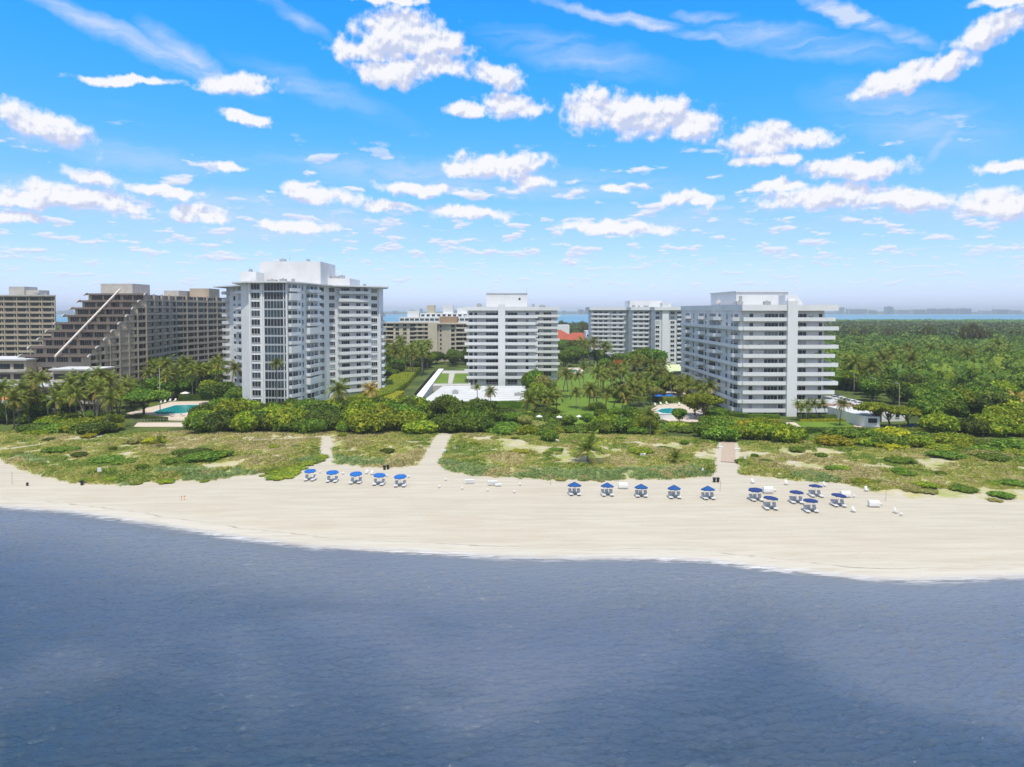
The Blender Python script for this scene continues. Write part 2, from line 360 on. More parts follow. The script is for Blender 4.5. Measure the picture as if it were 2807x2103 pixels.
# ------------------------------------------------------------------ sea
def watermat():
    m = bpy.data.materials.new('sea_water'); m.use_nodes = True; t = NT(m.node_tree); t.n.clear()
    P = t.new('ShaderNodeNewGeometry').outputs['Position']
    dep = t.new('ShaderNodeAttribute', attribute_name='depth').outputs['Fac']
    big = t.noise(P, 0.018, 3, 0.55, dist=0.8)
    c = t.mix(t.ramp(dep, 0.0, 30.0), (0.165, 0.190, 0.225), (0.062, 0.098, 0.162))
    c = t.mix(t.ramp(dep, 22.0, 58.0), c, (0.016, 0.050, 0.095))
    c = t.mix(t.math('MULTIPLY', t.ramp(big, 0.45, 0.62), 0.6), c, (0.135, 0.160, 0.215))
    mpb = t.new('ShaderNodeMapping', {'Scale': (0.5, 1.4, 1), 'Rotation': (0, 0, R(-14))}); t.l.new(P, mpb.inputs['Vector'])
    pt = t.math('MULTIPLY', t.ramp(t.noise(mpb.outputs[0], 0.05, 4, 0.62, dist=0.6), 0.50, 0.68), t.ramp(dep, 6.0, 30.0))
    c = t.mix(t.math('MULTIPLY', pt, 0.42), c, (0.016, 0.046, 0.082))
    bar = t.new('ShaderNodeMapping', {'Location': (50, 64, 0), 'Rotation': (0, 0, R(-25)), 'Scale': (26, 13, 1)}, vector_type='TEXTURE'); t.l.new(P, bar.inputs['Vector'])  # fixed oval of paler water, edge broken by noise
    bl = t.math('ADD', t.new('ShaderNodeVectorMath', {0: bar.outputs[0]}, operation='LENGTH').outputs[1], t.math('MULTIPLY', t.math('SUBTRACT', t.noise(P, 0.08, 4, 0.6), 0.5), 1.4))
    c = t.mix(t.math('MULTIPLY', t.ramp(bl, 1.25, 0.55), 0.6), c, (0.135, 0.165, 0.215))
    b = t.new('ShaderNodeBsdfPrincipled', {'Base Color': c, 'Roughness': 0.08, 'IOR': 1.42, 'Specular IOR Level': 0.5})
    mp = t.new('ShaderNodeMapping', {'Scale': (0.7, 2.3, 1), 'Rotation': (0, 0, R(-10))}); t.l.new(P, mp.inputs['Vector'])
    h = t.math('ADD', t.noise(mp.outputs[0], 1.5, 5, 0.62, dist=0.5), t.math('MULTIPLY', t.noise(mp.outputs[0], 5.0, 4, 0.6), 0.25))
    bn = t.new('ShaderNodeBump', {'Height': h, 'Strength': 1.0, 'Distance': 0.20}); t.l.new(bn.outputs[0], b.inputs['Normal'])
    tr = t.new('ShaderNodeBsdfTransparent')
    al = t.ramp(t.math('ADD', dep, t.math('MULTIPLY', t.noise(P, 0.7, 4, 0.6), 1.2)), 0.5, 2.2)
    ms = t.new('ShaderNodeMixShader', {0: al}); t.l.new(tr.outputs[0], ms.inputs[1]); t.l.new(b.outputs[0], ms.inputs[2])
    t.l.new(ms.outputs[0], t.new('ShaderNodeOutputMaterial').inputs[0]); return m
WM = watermat()
Nf, Lf = 1024, 192.0
kx = np.fft.fftfreq(Nf, Lf / Nf) * 2 * np.pi; KX, KY = np.meshgrid(kx, kx)
K = np.hypot(KX, KY); K[0, 0] = 1e9
def spectrum(Lw, wd, cut, seed, pw=3.0):
    th = np.arctan2(KY, KX) - wd
    P_ = np.exp(-1 / (K * Lw) ** 2) / K ** 4 * (np.cos(th) ** 2) ** pw * np.exp(-(K * cut) ** 2)
    r = np.random.default_rng(seed); g = (r.normal(size=K.shape) + 1j * r.normal(size=K.shape)) * np.sqrt(P_)
    h = np.real(np.fft.ifft2(g)); return h / h.std()
H1 = spectrum(0.14, R(103), 0.05, 3, 4.0) * 0.056 + spectrum(0.07, R(80), 0.04, 5, 2.0) * 0.018 + spectrum(0.30, R(97), 0.09, 8, 6.0) * 0.070 + spectrum(0.25, R(124), 0.08, 9, 5.0) * 0.016
def wz(X, Y):
    ix = np.round((X + 96) / (Lf / Nf)).astype(int) % Nf; iy = np.round(Y / (Lf / Nf)).astype(int) % Nf
    a = 0.85 + 0.45 * vnoise(X, Y, 28, 31, 2)
    d = y_shore(X) - Y
    return H1[iy, ix] * a * sstep(-1, 14, d) * 1.25
st_ = Lf / Nf
xs = np.arange(-99, 99.01, st_); ys = np.arange(45, 128, st_)
me = grid_mesh('sea', xs, ys, wz, [WM], {'depth': lambda x, y: y_shore(x) - y}, keep=lambda X, Y: Y < y_shore(X) + 1.5)
sea = link('sea', me); tag(sea, 'rippled blue sea in front of the beach', 'sea', kind='structure')
# flat water around the rippled part (same level)
b = MB()
X0, X1 = float(xs[0]), float(xs[-1])
for (x0, x1, y0, y1) in ((-9000, X0, -9000, 135), (X1, 9000, -9000, 135), (X0, X1, -9000, 45)): b.poly([(x0,y0,0),(x1,y0,0),(x1,y1,0),(x0,y1,0)], [(0,1,2,3)])
me = b.mesh('open_water', [WM]); a = me.attributes.new('depth', 'FLOAT', 'POINT'); a.data.foreach_set('value', [40.0] * len(me.vertices))
tag(link('open_water', me), 'open sea beyond the rippled water at the beach', 'sea', kind='structure')
# foam film at the water's edge
def foammat():
    m = bpy.data.materials.new('foam'); m.use_nodes = True; t = NT(m.node_tree); t.n.clear()
    P = t.new('ShaderNodeNewGeometry').outputs['Position']
    mp = t.new('ShaderNodeMapping', {'Scale': (0.22, 1.2, 1)}); t.l.new(P, mp.inputs['Vector'])
    a = t.ramp(t.noise(mp.outputs[0], 1.3, 6, 0.7), 0.44, 0.58)
    e = t.new('ShaderNodeAttribute', attribute_name='edge').outputs['Fac']
    al = t.math('MULTIPLY', t.math('MULTIPLY', a, e), 0.65)
    b = t.new('ShaderNodeBsdfPrincipled', {'Base Color': (0.80, 0.80, 0.80, 1), 'Roughness': 0.7, 'Alpha': al})
    t.l.new(b.outputs[0], t.new('ShaderNodeOutputMaterial').inputs[0]); return m
xs = np.arange(-100, 100, 0.5); tt = np.linspace(0, 1, 13)
X = np.repeat(xs[None], 13, 0); wob = 0.9 * vnoise(xs, xs * 0, 11, 41, 3)
Y = y_shore(xs)[None] + wob[None] + (tt[:, None] - 0.62) * 3.4
Z = np.maximum(hz(X, Y), 0.03) + 0.045
idx = np.arange(X.size).reshape(X.shape); f = np.stack([idx[:-1,:-1], idx[:-1,1:], idx[1:,1:], idx[1:,:-1]], -1).reshape(-1, 4)
me = npmesh('foam', np.stack([X.ravel(), Y.ravel(), Z.ravel()], 1), f, [foammat()], None, True)
a = me.attributes.new('edge', 'FLOAT', 'POINT'); ev = np.sin(np.pi * tt)[:, None] * (0.55 + 0.65 * np.clip(vnoise(xs, xs * 0, 14, 43, 2) + 0.3, 0, 1))[None]
a.data.foreach_set('value', ev.astype(np.float32).ravel())
tag(link('foam', me), "thin white foam along the water's edge", 'foam', kind='stuff')

# ------------------------------------------------------------------ the land behind
GZ = 1.0
def groundmat():
    m = bpy.data.materials.new('garden_ground'); m.use_nodes = True; t = NT(m.node_tree); t.n.clear()
    P = t.new('ShaderNodeNewGeometry').outputs['Position']
    c = t.mix(t.ramp(t.noise(P, 0.05, 4, 0.6), 0.4, 0.6), (0.055, 0.085, 0.018), (0.11, 0.15, 0.028))
    c = t.mix(t.math('MULTIPLY', t.ramp(t.noise(P, 0.5, 4, 0.7), 0.5, 0.7), 0.5), c, (0.09, 0.085, 0.04))
    b = t.new('ShaderNodeBsdfPrincipled', {'Base Color': c, 'Roughness': 0.9, 'Specular IOR Level': 0.2})
    bn = t.new('ShaderNodeBump', {'Height': t.noise(P, 1.5, 4, 0.7), 'Strength': 0.8, 'Distance': 0.5}); t.l.new(bn.outputs[0], b.inputs['Normal'])
    t.l.new(b.outputs[0], t.new('ShaderNodeOutputMaterial').inputs[0]); return m
coast = [(-9000, 2000), (-900, 1950), (-420, 1700), (-120, 1500), (60, 1560), (300, 1700), (700, 1560), (820, 1700), (900, 2000), (1020, 2320), (1500, 2500), (2600, 2450), (9000, 2500)]
pts = [(-9000, 205)] + [(9000, 205)] + coast[::-1]
xs_, ys_ = [], []
# front edge follows the back of the dunes
front = [(x, float(y_bush(x)) + 6.0) for x in np.arange(-400, 401, 8.0)]
poly = [(-9000, 205)] + front + [(9000, 205)] + coast[::-1]
b = MB(); b.poly([(p[0], p[1], GZ) for p in poly], [list(range(len(poly)))])
tag(b.build('ground', groundmat()), 'green ground of the island behind the dunes', 'ground', kind='structure')
# bay behind the island
BM = bpy.data.materials.new('bay_water'); BM.use_nodes = True; t = NT(BM.node_tree); t.n.clear()
P = t.new('ShaderNodeNewGeometry').outputs['Position']
bp = t.new('ShaderNodeMapping', {'Scale': (0.0006, 0.004, 1)}); t.l.new(P, bp.inputs['Vector'])
cc = t.mix(t.ramp(t.noise(bp.outputs[0], 1.0, 4, 0.6), 0.35, 0.65), (0.045, 0.22, 0.33), (0.09, 0.30, 0.38))
bb = t.new('ShaderNodeBsdfPrincipled', {'Base Color': cc, 'Roughness': 0.35, 'IOR': 1.33})
bn = t.new('ShaderNodeBump', {'Height': t.noise(P, 0.4, 3, 0.6), 'Strength': 1.0, 'Distance': 0.8}); t.l.new(bn.outputs[0], bb.inputs['Normal'])
t.l.new(bb.outputs[0], t.new('ShaderNodeOutputMaterial').inputs[0])
b = MB(); b.poly([(-30000,1450,-.2),(30000,1450,-.2),(30000,30000,-.2),(-30000,30000,-.2)], [(0,1,2,3)])
tag(b.build('bay_water', BM), 'turquoise bay water behind the island', 'bay', kind='structure')
# mainland shore across the bay: a low wooded strip
FM = mat('far_shore', (0.10, 0.13, 0.08), 0.9, 0.1, 0.2, 0.004)
xx = np.arange(-9000, 9001, 60.0)
v = []; f = []
for i, x in enumerate(xx):
    h = 9 + 5 * float(vnoise(x, 0, 300, 71, 3)); y0 = 6100 + 120 * float(vnoise(x, 5, 900, 72, 2))
    v += [(x, y0, -1), (x, y0 + 30, h), (x, y0 + 2500, h + 6)]
for i in range(len(xx) - 1):
    for k in range(2): f.append([i*3+k, (i+1)*3+k, (i+1)*3+k+1, i*3+k+1])
tag(link('far_shore', npmesh('far_shore', v, f, [FM])), 'low wooded mainland shore across the bay', 'shore', kind='structure')
# ------------------------------------------------------------------ plants
LEAF = {
 'grape': leafmat('sea_grape_leaf', (0.157, 0.249, 0.015), (0.288, 0.339, 0.019), (0.483, 0.437, 0.033)),
 'dark': leafmat('dark_tree_leaf', (0.052, 0.100, 0.012), (0.111, 0.158, 0.017), (0.223, 0.241, 0.028)),
 'mid': leafmat('broad_tree_leaf', (0.088, 0.174, 0.017), (0.159, 0.249, 0.022), (0.304, 0.332, 0.032)),
 'yellow': leafmat('yellow_green_leaf', (0.278, 0.302, 0.015), (0.409, 0.376, 0.019), (0.632, 0.483, 0.037)),
 'pale': leafmat('grey_green_leaf', (0.242, 0.256, 0.066), (0.316, 0.302, 0.080), (0.483, 0.422, 0.132)),
 'palm': leafmat('palm_leaf', (0.093, 0.148, 0.017), (0.177, 0.204, 0.021), (0.409, 0.332, 0.047), 0.8),
 'dry': leafmat('dry_frond', (0.396, 0.261, 0.059), (0.487, 0.348, 0.078), (0.600, 0.478, 0.157), 0.8),
 'red': leafmat('red_blossom', (0.600, 0.087, 0.026), (0.457, 0.145, 0.026), (0.152, 0.189, 0.026), 0.8),
 'pine': leafmat('feathery_leaf', (0.093, 0.106, 0.028), (0.139, 0.136, 0.037), (0.223, 0.197, 0.056)),
}
BARK = mat('bark', (0.21, 0.175, 0.135), 0.9, 0.1, 0.3, 3.0, obj=True)
PBARK = mat('palm_bark', (0.27, 0.24, 0.20), 0.9, 0.1, 0.25, 4.0, obj=True)

def quads(P, Nn, size, r, asp=0.6):
    """one small pointed leaf clump (a quad) at each P facing Nn"""
    n = len(P); a = r.normal(size=(n, 3)); T = np.cross(Nn, a); T /= np.linalg.norm(T, axis=1)[:, None] + 1e-9
    B = np.cross(Nn, T); s = (size * r.uniform(0.6, 1.35, n))[:, None]
    V = np.stack([P - T * s, P + B * s * asp, P + T * s, P - B * s * asp], 1)
    V[:, 0] += Nn * s * -0.25; V[:, 2] += Nn * s * -0.25
    return V.reshape(-1, 3)
def ball(c, rad, nu=9, nv=6):
    v = []; f = []
    for j in range(nv + 1):
        ph = math.pi * j / nv
        for i in range(nu):
            th = 2 * math.pi * i / nu
            v.append((c[0] + rad[0] * math.sin(ph) * math.cos(th), c[1] + rad[1] * math.sin(ph) * math.sin(th), c[2] + rad[2] * math.cos(ph)))
    for j in range(nv):
        for i in range(nu): f.append((j*nu+i, (j+1)*nu+i, (j+1)*nu+(i+1) % nu, j*nu+(i+1) % nu))
    return np.array(v), np.array(f)
def crown_mesh(name, lobes, n, leaf, mt, seed, core=0.80, up=0.35, zmin=None):
    """lobes: (cx,cy,cz,rx,ry,rz); leaves spread over and between the lobes, with a loose solid inside"""
    r = np.random.default_rng(seed); L = np.array(lobes, float); areas = (L[:, 3] * L[:, 4] + L[:, 3] * L[:, 5]); areas = areas / areas.sum()
    Ps, Ns = [], []
    for l, a in zip(L, areas):
        m = int(n * a * 1.5) + 4
        d = r.normal(size=(m, 3)); d /= np.linalg.norm(d, axis=1)[:, None]
        rr = 1 + 0.15 * r.normal(size=m) + 0.14 * np.sin(d[:, 0] * 5 + l[0]) * np.sin(d[:, 1] * 6 + l[1]) * np.sin(d[:, 2] * 5 + l[2])
        P = l[:3] + d * l[3:] * rr[:, None]
        keep = np.ones(m, bool)
        for q in L:
            if q is l or np.allclose(q, l): continue
            keep &= (((P - q[:3]) / q[3:]) ** 2).sum(1) > 0.74
        if zmin is not None: keep &= P[:, 2] > zmin
        P = P[keep]; N = d[keep] / l[3:]; N /= np.linalg.norm(N, axis=1)[:, None]
        N = N + 0.75 * r.normal(size=N.shape) + np.array([0, 0, up]); N /= np.linalg.norm(N, axis=1)[:, None]
        Ps.append(P); Ns.append(N)
    P = np.concatenate(Ps); N = np.concatenate(Ns)
    V = quads(P, N, leaf, r); F = np.arange(len(V)).reshape(-1, 4)
    vs, fs = [V], [F]; o = len(V)
    for l in L:
        bv, bf = ball(l[:3], l[3:] * core); bv += 0.06 * l[3:].mean() * r.normal(size=bv.shape)
        if zmin is not None: bv[:, 2] = np.maximum(bv[:, 2], zmin)
        vs.append(bv); fs.append(bf + o); o += len(bv)
    return npmesh(name, np.concatenate(vs), np.concatenate(fs), [LEAF[mt]])
def lobes_dome(r, n, R_, H, base=0.0, lr=(0.28, 0.45)):
    out = [(0, 0, base + H * 0.45, R_ * 0.55, R_ * 0.55, H * 0.48)]
    for i in range(n):
        a = 2.4 * i + r.uniform(-.4, .4); q = math.sqrt((i + 0.5) / n) * 0.78 * r.uniform(0.85, 1.1)
        s = R_ * r.uniform(*lr); z = base + H * (0.30 + 0.50 * math.sqrt(max(0, 1 - q * q))) * r.uniform(0.86, 1.08)
        out.append((math.cos(a) * q * R_, math.sin(a) * q * R_, z - s * 0.25, s, s, s * 0.72 * H / R_ * 1.1))
    return out
BUSH, TREE, PALMS = {}, {}, []
def mk_bush(key, mt, seed, n=2600, leaf=0.25, H=2.6):
    r = np.random.default_rng(seed)
    BUSH.setdefault(key, []).append(crown_mesh('bush_foliage', lobes_dome(r, 24, 3.0, H, 0.0, (0.20, 0.34)), n, leaf, mt, seed, zmin=-0.1))
for i in range(4): mk_bush('grape', 'grape', 10 + i)
for i in range(3): mk_bush('mid', 'mid', 20 + i)
for i in range(2): mk_bush('dark', 'dark', 30 + i)
for i in range(2): mk_bush('yellow', 'yellow', 40 + i)
for i in range(2): mk_bush('pale', 'pale', 50 + i, 1800, 0.17, 2.0)
def mk_tree(key, mt, seed, Rr=4.2, H=5.2, base=2.2, nl=22, n=3200, leaf=0.36, flat=False, lean=0.4):
    r = np.random.default_rng(seed)
    if flat:
        lb = []
        for k in range(nl):
            a = 2.4 * k; q = math.sqrt((k + .5) / nl) * 0.85
            lb.append((math.cos(a) * q * Rr, math.sin(a) * q * Rr, base + H * (0.75 - 0.30 * q * q) * r.uniform(.85, 1.1), Rr * r.uniform(.24, .34), Rr * r.uniform(.24, .34), H * r.uniform(.13, .2)))
    else: lb = lobes_dome(r, nl, Rr, H, base, (0.22, 0.36))
    cm = crown_mesh('tree_crown', lb, n, leaf, mt, seed)
    b = MB(); th = base + H * 0.35; lx, ly = r.uniform(-lean, lean, 2)
    b.tube([(0, 0, -0.6), (lx * .3, ly * .3, th * .4), (lx, ly, th)], [0.30, 0.22, 0.16], 8)
    for k in range(6):
        l = lb[(k * 2 + 1) % len(lb)]; z0 = th * r.uniform(.38, .7)
        b.tube([(lx * z0 / th, ly * z0 / th, z0), ((l[0] + lx) * .45, (l[1] + ly) * .45, (z0 + l[2]) * .52), (l[0] * .9, l[1] * .9, l[2])], [0.13, 0.09, 0.04], 5)
    TREE.setdefault(key, []).append((cm, b.mesh('tree_trunk', BARK, True)))
for i in range(4): mk_tree('mid', 'mid', 60 + i)
for i in range(3): mk_tree('dark', 'dark', 70 + i)
for i in range(3): mk_tree('grape', 'grape', 80 + i)
for i in range(2): mk_tree('yellow', 'yellow', 90 + i)
for i in range(1): mk_tree('pale', 'pale', 95 + i)
for i in range(3): mk_tree('flat', 'grape', 100 + i, 3.6, 3.2, 2.4, 13, 2400, 0.24, True, 0.9)
mk_tree('flatdark', 'mid', 110, 4.4, 3.6, 2.0, 16, 2600, 0.22, True, 1.0)
for i in range(1): mk_tree('red', 'red', 120 + i, 4.0, 4.2, 2.4)
for i in range(2): mk_tree('pine', 'pine', 130 + i, 3.2, 11.0, 2.0, 18, 2600, 0.26)

def frond(r, L, az_, el0, droop, n=15):
    """one feathered frond: midrib plus drooping leaflets; quads"""
    V = []; t = np.linspace(0, 1, n); ca, sa = math.cos(az_), math.sin(az_)
    e = el0 - droop * t ** 1.2; ds = L / (n - 1)
    h = np.concatenate([[0], np.cumsum(np.cos(e[:-1]) * ds)]); z = np.concatenate([[0], np.cumsum(np.sin(e[:-1]) * ds)])
    pts = np.stack([h * ca, h * sa, z], 1); side = np.array([-sa, ca, 0])
    for i in range(n - 1):
        w0 = 0.035; V += [pts[i] - side * w0, pts[i] + side * w0, pts[i + 1] + side * w0, pts[i + 1] - side * w0]
    for i in range(1, n):
        ll = L * 0.26 * math.sin(math.pi * min(1, 0.15 + 0.80 * t[i])) ** 0.6
        d = (pts[min(i + 1, n - 1)] - pts[i - 1]); d = d / np.linalg.norm(d)
        for sgn in (-1, 1):
            tip = pts[i] + (side * sgn * 0.75 + d * 0.5 + np.array([0, 0, -0.42])) * ll * r.uniform(.85, 1.1)
            wv = d * L * 0.030
            V += [pts[i] - wv, pts[i] + wv, tip + wv * .35, tip - wv * .35]
    return np.array(V)
def mk_palm(seed, h=8.0, L=3.1, nf=20, lean=1.0, dry=4, mt='palm', young=False):
    r = np.random.default_rng(seed); la = r.uniform(0, 6.28)
    path = [(lean * math.cos(la) * (q ** 1.6), lean * math.sin(la) * (q ** 1.6), h * q if q > 0 else -0.6) for q in (0, .2, .45, .7, 1.0)]
    b = MB(); b.tube(path, [0.24, 0.17, 0.14, 0.13, 0.12], 7)
    top = np.array(path[-1]); Vg, Vd = [], []
    for i in range(nf):
        q = i / nf; Vg.append(top + frond(r, L * r.uniform(.85, 1.1), 2.4 * i + r.uniform(-.2, .2), R(82 - 92 * q), R(62 + 38 * q if not young else 45)))
    for i in range(dry): Vd.append(top + frond(r, L * 0.85, 2.4 * i * 1.7 + 1, R(-18), R(62)))
    # boss of frond bases and nuts
    bv, bf = ball(top - np.array([0, 0, .1]), (0.34, 0.34, 0.42), 7, 4)
    def q2(Vs):
        V = np.concatenate(Vs); return V, np.arange(len(V)).reshape(-1, 4)
    V, F = q2(Vg); cm = npmesh('palm_crown', np.concatenate([V, bv]), np.concatenate([F, bf + len(V)]), [LEAF[mt]])
    dm = None
    if dry: V, F = q2(Vd); dm = npmesh('dry_fronds', V, F, [LEAF['dry']])
    PALMS.append((cm, b.mesh('palm_trunk', PBARK, True), dm, h))
for i in range(6): mk_palm(200 + i, 8.0, 3.2, 20, 0.4 + 0.35 * i, 2 if i % 2 else 3)          # 0..5 tall coconut palms
mk_palm(210, 2.2, 3.4, 18, 0.2, 3, 'palm', True)                                                # 6 young palm with no clear trunk
mk_palm(211, 4.5, 3.4, 22, 0.3, 8, 'palm')                                                      # 7 stout palm with a skirt of dry fronds
for i in range(2): mk_palm(215 + i, 7.0, 1.9, 26, 0.3, 3, 'palm')                               # 8,9 small round crowns
mk_palm(220, 5.0, 3.3, 20, 0.3, 12, 'dry')                                                      # 10 yellowing palm

PLANTS = []          # (object, zone, kind phrase, u)
def reg(o, zone, phrase, x, y, z): PLANTS.append((o, zone, phrase, proj(x, y, z)[0], y))
def bush(kind, x, y, z, rad, h, zone, phrase):
    me = random.choice(BUSH[kind])
    o = link('bush', me, None, (x, y, z), random.uniform(0, 6.28), (rad / 3.0, rad / 3.0 * random.uniform(.85, 1.1), h / 2.6)); tag(o, cat='bush')
    reg(o, zone, phrase, x, y, z); return o
def tree(kind, x, y, z, s, zone, phrase, sh=None, idx=None):
    cm, tm = TREE[kind][idx] if idx is not None else random.choice(TREE[kind])
    o = thing('tree', None, 'tree', (x, y, z), random.uniform(0, 6.28)); o.scale = (s, s, sh or s)
    link('crown', cm, o); link('trunk', tm, o); reg(o, zone, phrase, x, y, z); return o
def palm(i, x, y, z, h, zone, phrase, cs=1.0):
    cm, tm, dm, h0 = PALMS[i]
    o = thing('palm_tree', None, 'palm tree', (x, y, z), random.uniform(0, 6.28)); s = cs; o.scale = (s, s, s)
    k = h / (h0 * s)
    tr = link('trunk', tm, o, scale=(1, 1, k)); c_ = link('crown', cm, o, (0, 0, h0 * (k - 1)))
    if dm: link('dry_fronds', dm, o, (0, 0, h0 * (k - 1)))
    reg(o, zone, phrase, x, y, z); return o
def inpoly(x, y, pl):
    c = False; n = len(pl); j = n - 1
    for i in range(n):
        if (pl[i][1] > y) != (pl[j][1] > y) and x < (pl[j][0] - pl[i][0]) * (y - pl[i][1]) / (pl[j][1] - pl[i][1]) + pl[i][0]: c = not c
        j = i
    return c
KEEPOUT = []        # world polygons with nothing planted inside
def scatter(pl_px, step, z=GZ, jit=0.35, px=True):
    pl = [at(u, v, z) for u, v in pl_px] if px else pl_px
    x0, x1 = min(p[0] for p in pl), max(p[0] for p in pl); y0, y1 = min(p[1] for p in pl), max(p[1] for p in pl)
    out = []; row = 0; y = y0 + step * .3
    while y < y1:
        x = x0 + (step * .5 if row % 2 else 0)
        while x < x1:
            a, b_ = x + random.uniform(-jit, jit) * step, y + random.uniform(-jit, jit) * step
            if inpoly(a, b_, pl) and not any(inpoly(a, b_, k) for k in KEEPOUT): out.append((a, b_))
            x += step
        y += step * .87; row += 1
    return out

# ---- garden, lawn and paving sheets
def sheet(name, pts_px, z, m, label, kind='structure', cat=None, px=True, th=0.0):
    pl = [at(u, v, z) for u, v in pts_px] if px else pts_px
    b = MB()
    if th: b.prism(pl, z - th, z)
    else: b.poly([(p[0], p[1], z) for p in pl], [list(range(len(pl)))])
    o = b.build(name, m); tag(o, label, cat, kind=kind); return o, pl
LAWN = mat('lawn', (0.155, 0.235, 0.026), 0.9, 0.15, 0.16, 0.12, bump=0.6, col2=(0.105, 0.185, 0.022), bscale=3)
PAVE = mat('pool_paving', (0.62, 0.52, 0.43), 0.8, 0.2, 0.06, 0.8)
WHITE = mat('white_paint', (0.74, 0.75, 0.75), 0.6, 0.3, 0.04, 0.15, stain=0.18)
CONC = mat('concrete', (0.52, 0.50, 0.46), 0.85, 0.2, 0.08, 0.4, stain=0.25)
ASPH = mat('asphalt', (0.055, 0.052, 0.050), 0.9, 0.2, 0.15, 0.3)
POOLW = bpy.data.materials.new('pool_water'); POOLW.use_nodes = True
_p = POOLW.node_tree.nodes['Principled BSDF']; _p.inputs['Base Color'].default_value = (0.015, 0.33, 0.36, 1); _p.inputs['Roughness'].default_value = 0.08
_t = NT(POOLW.node_tree); _bn = _t.new('ShaderNodeBump', {'Height': _t.noise(_t.new('ShaderNodeNewGeometry').outputs['Position'], 2.5, 3), 'Strength': .3, 'Distance': .05}); _t.l.new(_bn.outputs[0], _p.inputs['Normal'])
def pool(name, water_px, deck_px, label, dz=0.12):
    z = GZ + dz
    _, dp = sheet('pool_deck', deck_px, z, PAVE, 'pale paving around the ' + label, th=0.3)
    KEEPOUT.append(dp)
    pl = [at(u, v, z) for u, v in water_px]; n = len(pl); cx = sum(p[0] for p in pl) / n; cy = sum(p[1] for p in pl) / n
    o = thing(name, label, 'swimming pool', (cx, cy, z))
    lp = [(p[0] - cx, p[1] - cy) for p in pl]
    MB().poly([(p[0], p[1], 0.02) for p in lp], [list(range(n))]).build('pool_water', POOLW, o)
    big = []
    for p in lp:
        L = math.hypot(*p); big.append((p[0] * (1 + .5 / L), p[1] * (1 + .5 / L)))
    b = MB()
    for i in range(n):
        j = (i + 1) % n
        b.poly([(lp[i][0], lp[i][1], .07), (lp[j][0], lp[j][1], .07), (big[j][0], big[j][1], .07), (big[i][0], big[i][1], .07),
                (lp[i][0], lp[i][1], .0), (lp[j][0], lp[j][1], .0), (big[j][0], big[j][1], .0), (big[i][0], big[i][1], .0)],
               [(0,1,2,3), (0,4,5,1), (3,2,6,7)])
    b.build('coping', WHITE, o)
    return o
pool('swimming_pool', [(420,1130),(436,1124),(481,1111),(530,1110),(579,1110),(572,1118),(540,1124),(505,1133),(434,1137)],
     [(345,1133),(395,1120),(430,1112),(470,1101),(600,1099),(640,1112),(590,1128),(545,1142),(515,1153),(420,1151),(395,1143)], 'long turquoise swimming pool behind the dune bushes near the brown terraces')
pool('swimming_pool', [(1800,1127),(1812,1121),(1835,1119),(1852,1121),(1872,1127),(1889,1134),(1878,1140),(1850,1136),(1815,1133)],
     [(1785,1122),(1806,1110),(1850,1106),(1905,1110),(1950,1132),(1930,1157),(1845,1158),(1792,1142)], 'small blue swimming pool beside the balcony tower by the garden palms')
pool('swimming_pool', [(1549,1016),(1565,1013),(1583,1014),(1584,1019),(1568,1021),(1550,1020)], [(1535,1020),(1545,1009),(1590,1008),(1600,1016),(1592,1025),(1540,1025)], 'far small pool beside the middle balcony block')
sheet('sandy_terrace', [(366,1170),(378,1158),(528,1158),(520,1170)], GZ + .06, PAVE, 'pale sandy strip between pool and dune')
lawn1, pl = sheet('lawn', [(1470,1190),(1500,1120),(1520,1060),(1540,1030),(1640,1022),(1790,1030),(1770,1075),(1700,1120),(1660,1190)], GZ + .03, LAWN, 'bright green lawn under the garden palms')
sheet('lawn', [(2180,1176),(2186,1152),(2280,1150),(2345,1149),(2384,1180)], GZ + .03, LAWN, 'strip of green lawn in front of the balcony tower')
sheet('lawn', [(900,1128),(925,1078),(975,1078),(960,1128)], GZ + .03, LAWN, 'patch of lawn between the thicket and the curved tower')
# ------------------------------------------------------------------ buildings
GLD = mat('dark_glass', (0.018, 0.024, 0.032), 0.12, 0.7, 0.3, 0.15)
GLB = mat('blue_glass', (0.045, 0.075, 0.095), 0.12, 0.7, 0.3, 0.15)
GLC = mat('curtained_glass', (0.30, 0.33, 0.33), 0.35, 0.5, 0.15, 0.5)
GLG = mat('green_glass', (0.10, 0.17, 0.165), 0.15, 0.7, 0.2, 0.3)
SHUT = mat('storm_shutter', (0.52, 0.535, 0.54), 0.6, 0.3, 0.1, 6.0)
WSTUC = mat('white_stucco', (0.78, 0.79, 0.795), 0.8, 0.2, 0.035, 0.10, stain=0.16)
WREC = mat('grey_white_stucco', (0.74, 0.74, 0.735), 0.8, 0.2, 0.05, 0.15, stain=0.12)
WBAL = mat('white_balcony_paint', (0.76, 0.775, 0.775), 0.7, 0.2, 0.03, 0.2, stain=0.14)
ROOFW = mat('white_roof_coating', (0.60, 0.61, 0.61), 0.8, 0.2, 0.06, 0.08, stain=0.1)
BEIGE = mat('beige_concrete', (0.50, 0.425, 0.335), 0.85, 0.2, 0.08, 0.2, stain=0.3)
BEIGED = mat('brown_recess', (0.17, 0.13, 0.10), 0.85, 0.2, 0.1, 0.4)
BROWNT = mat('brown_roof_tile', (0.125, 0.100, 0.085), 0.8, 0.2, 0.2, 3.0, bump=0.5)
CREAM = mat('cream_stucco', (0.60, 0.54, 0.42), 0.85, 0.2, 0.06, 0.15, stain=0.2)
REDT = mat('red_roof_tile', (0.42, 0.105, 0.055), 0.75, 0.25, 0.16, 2.0, bump=0.5)
DARKM = mat('dark_metal', (0.04, 0.04, 0.045), 0.5, 0.4, 0.1, 2)
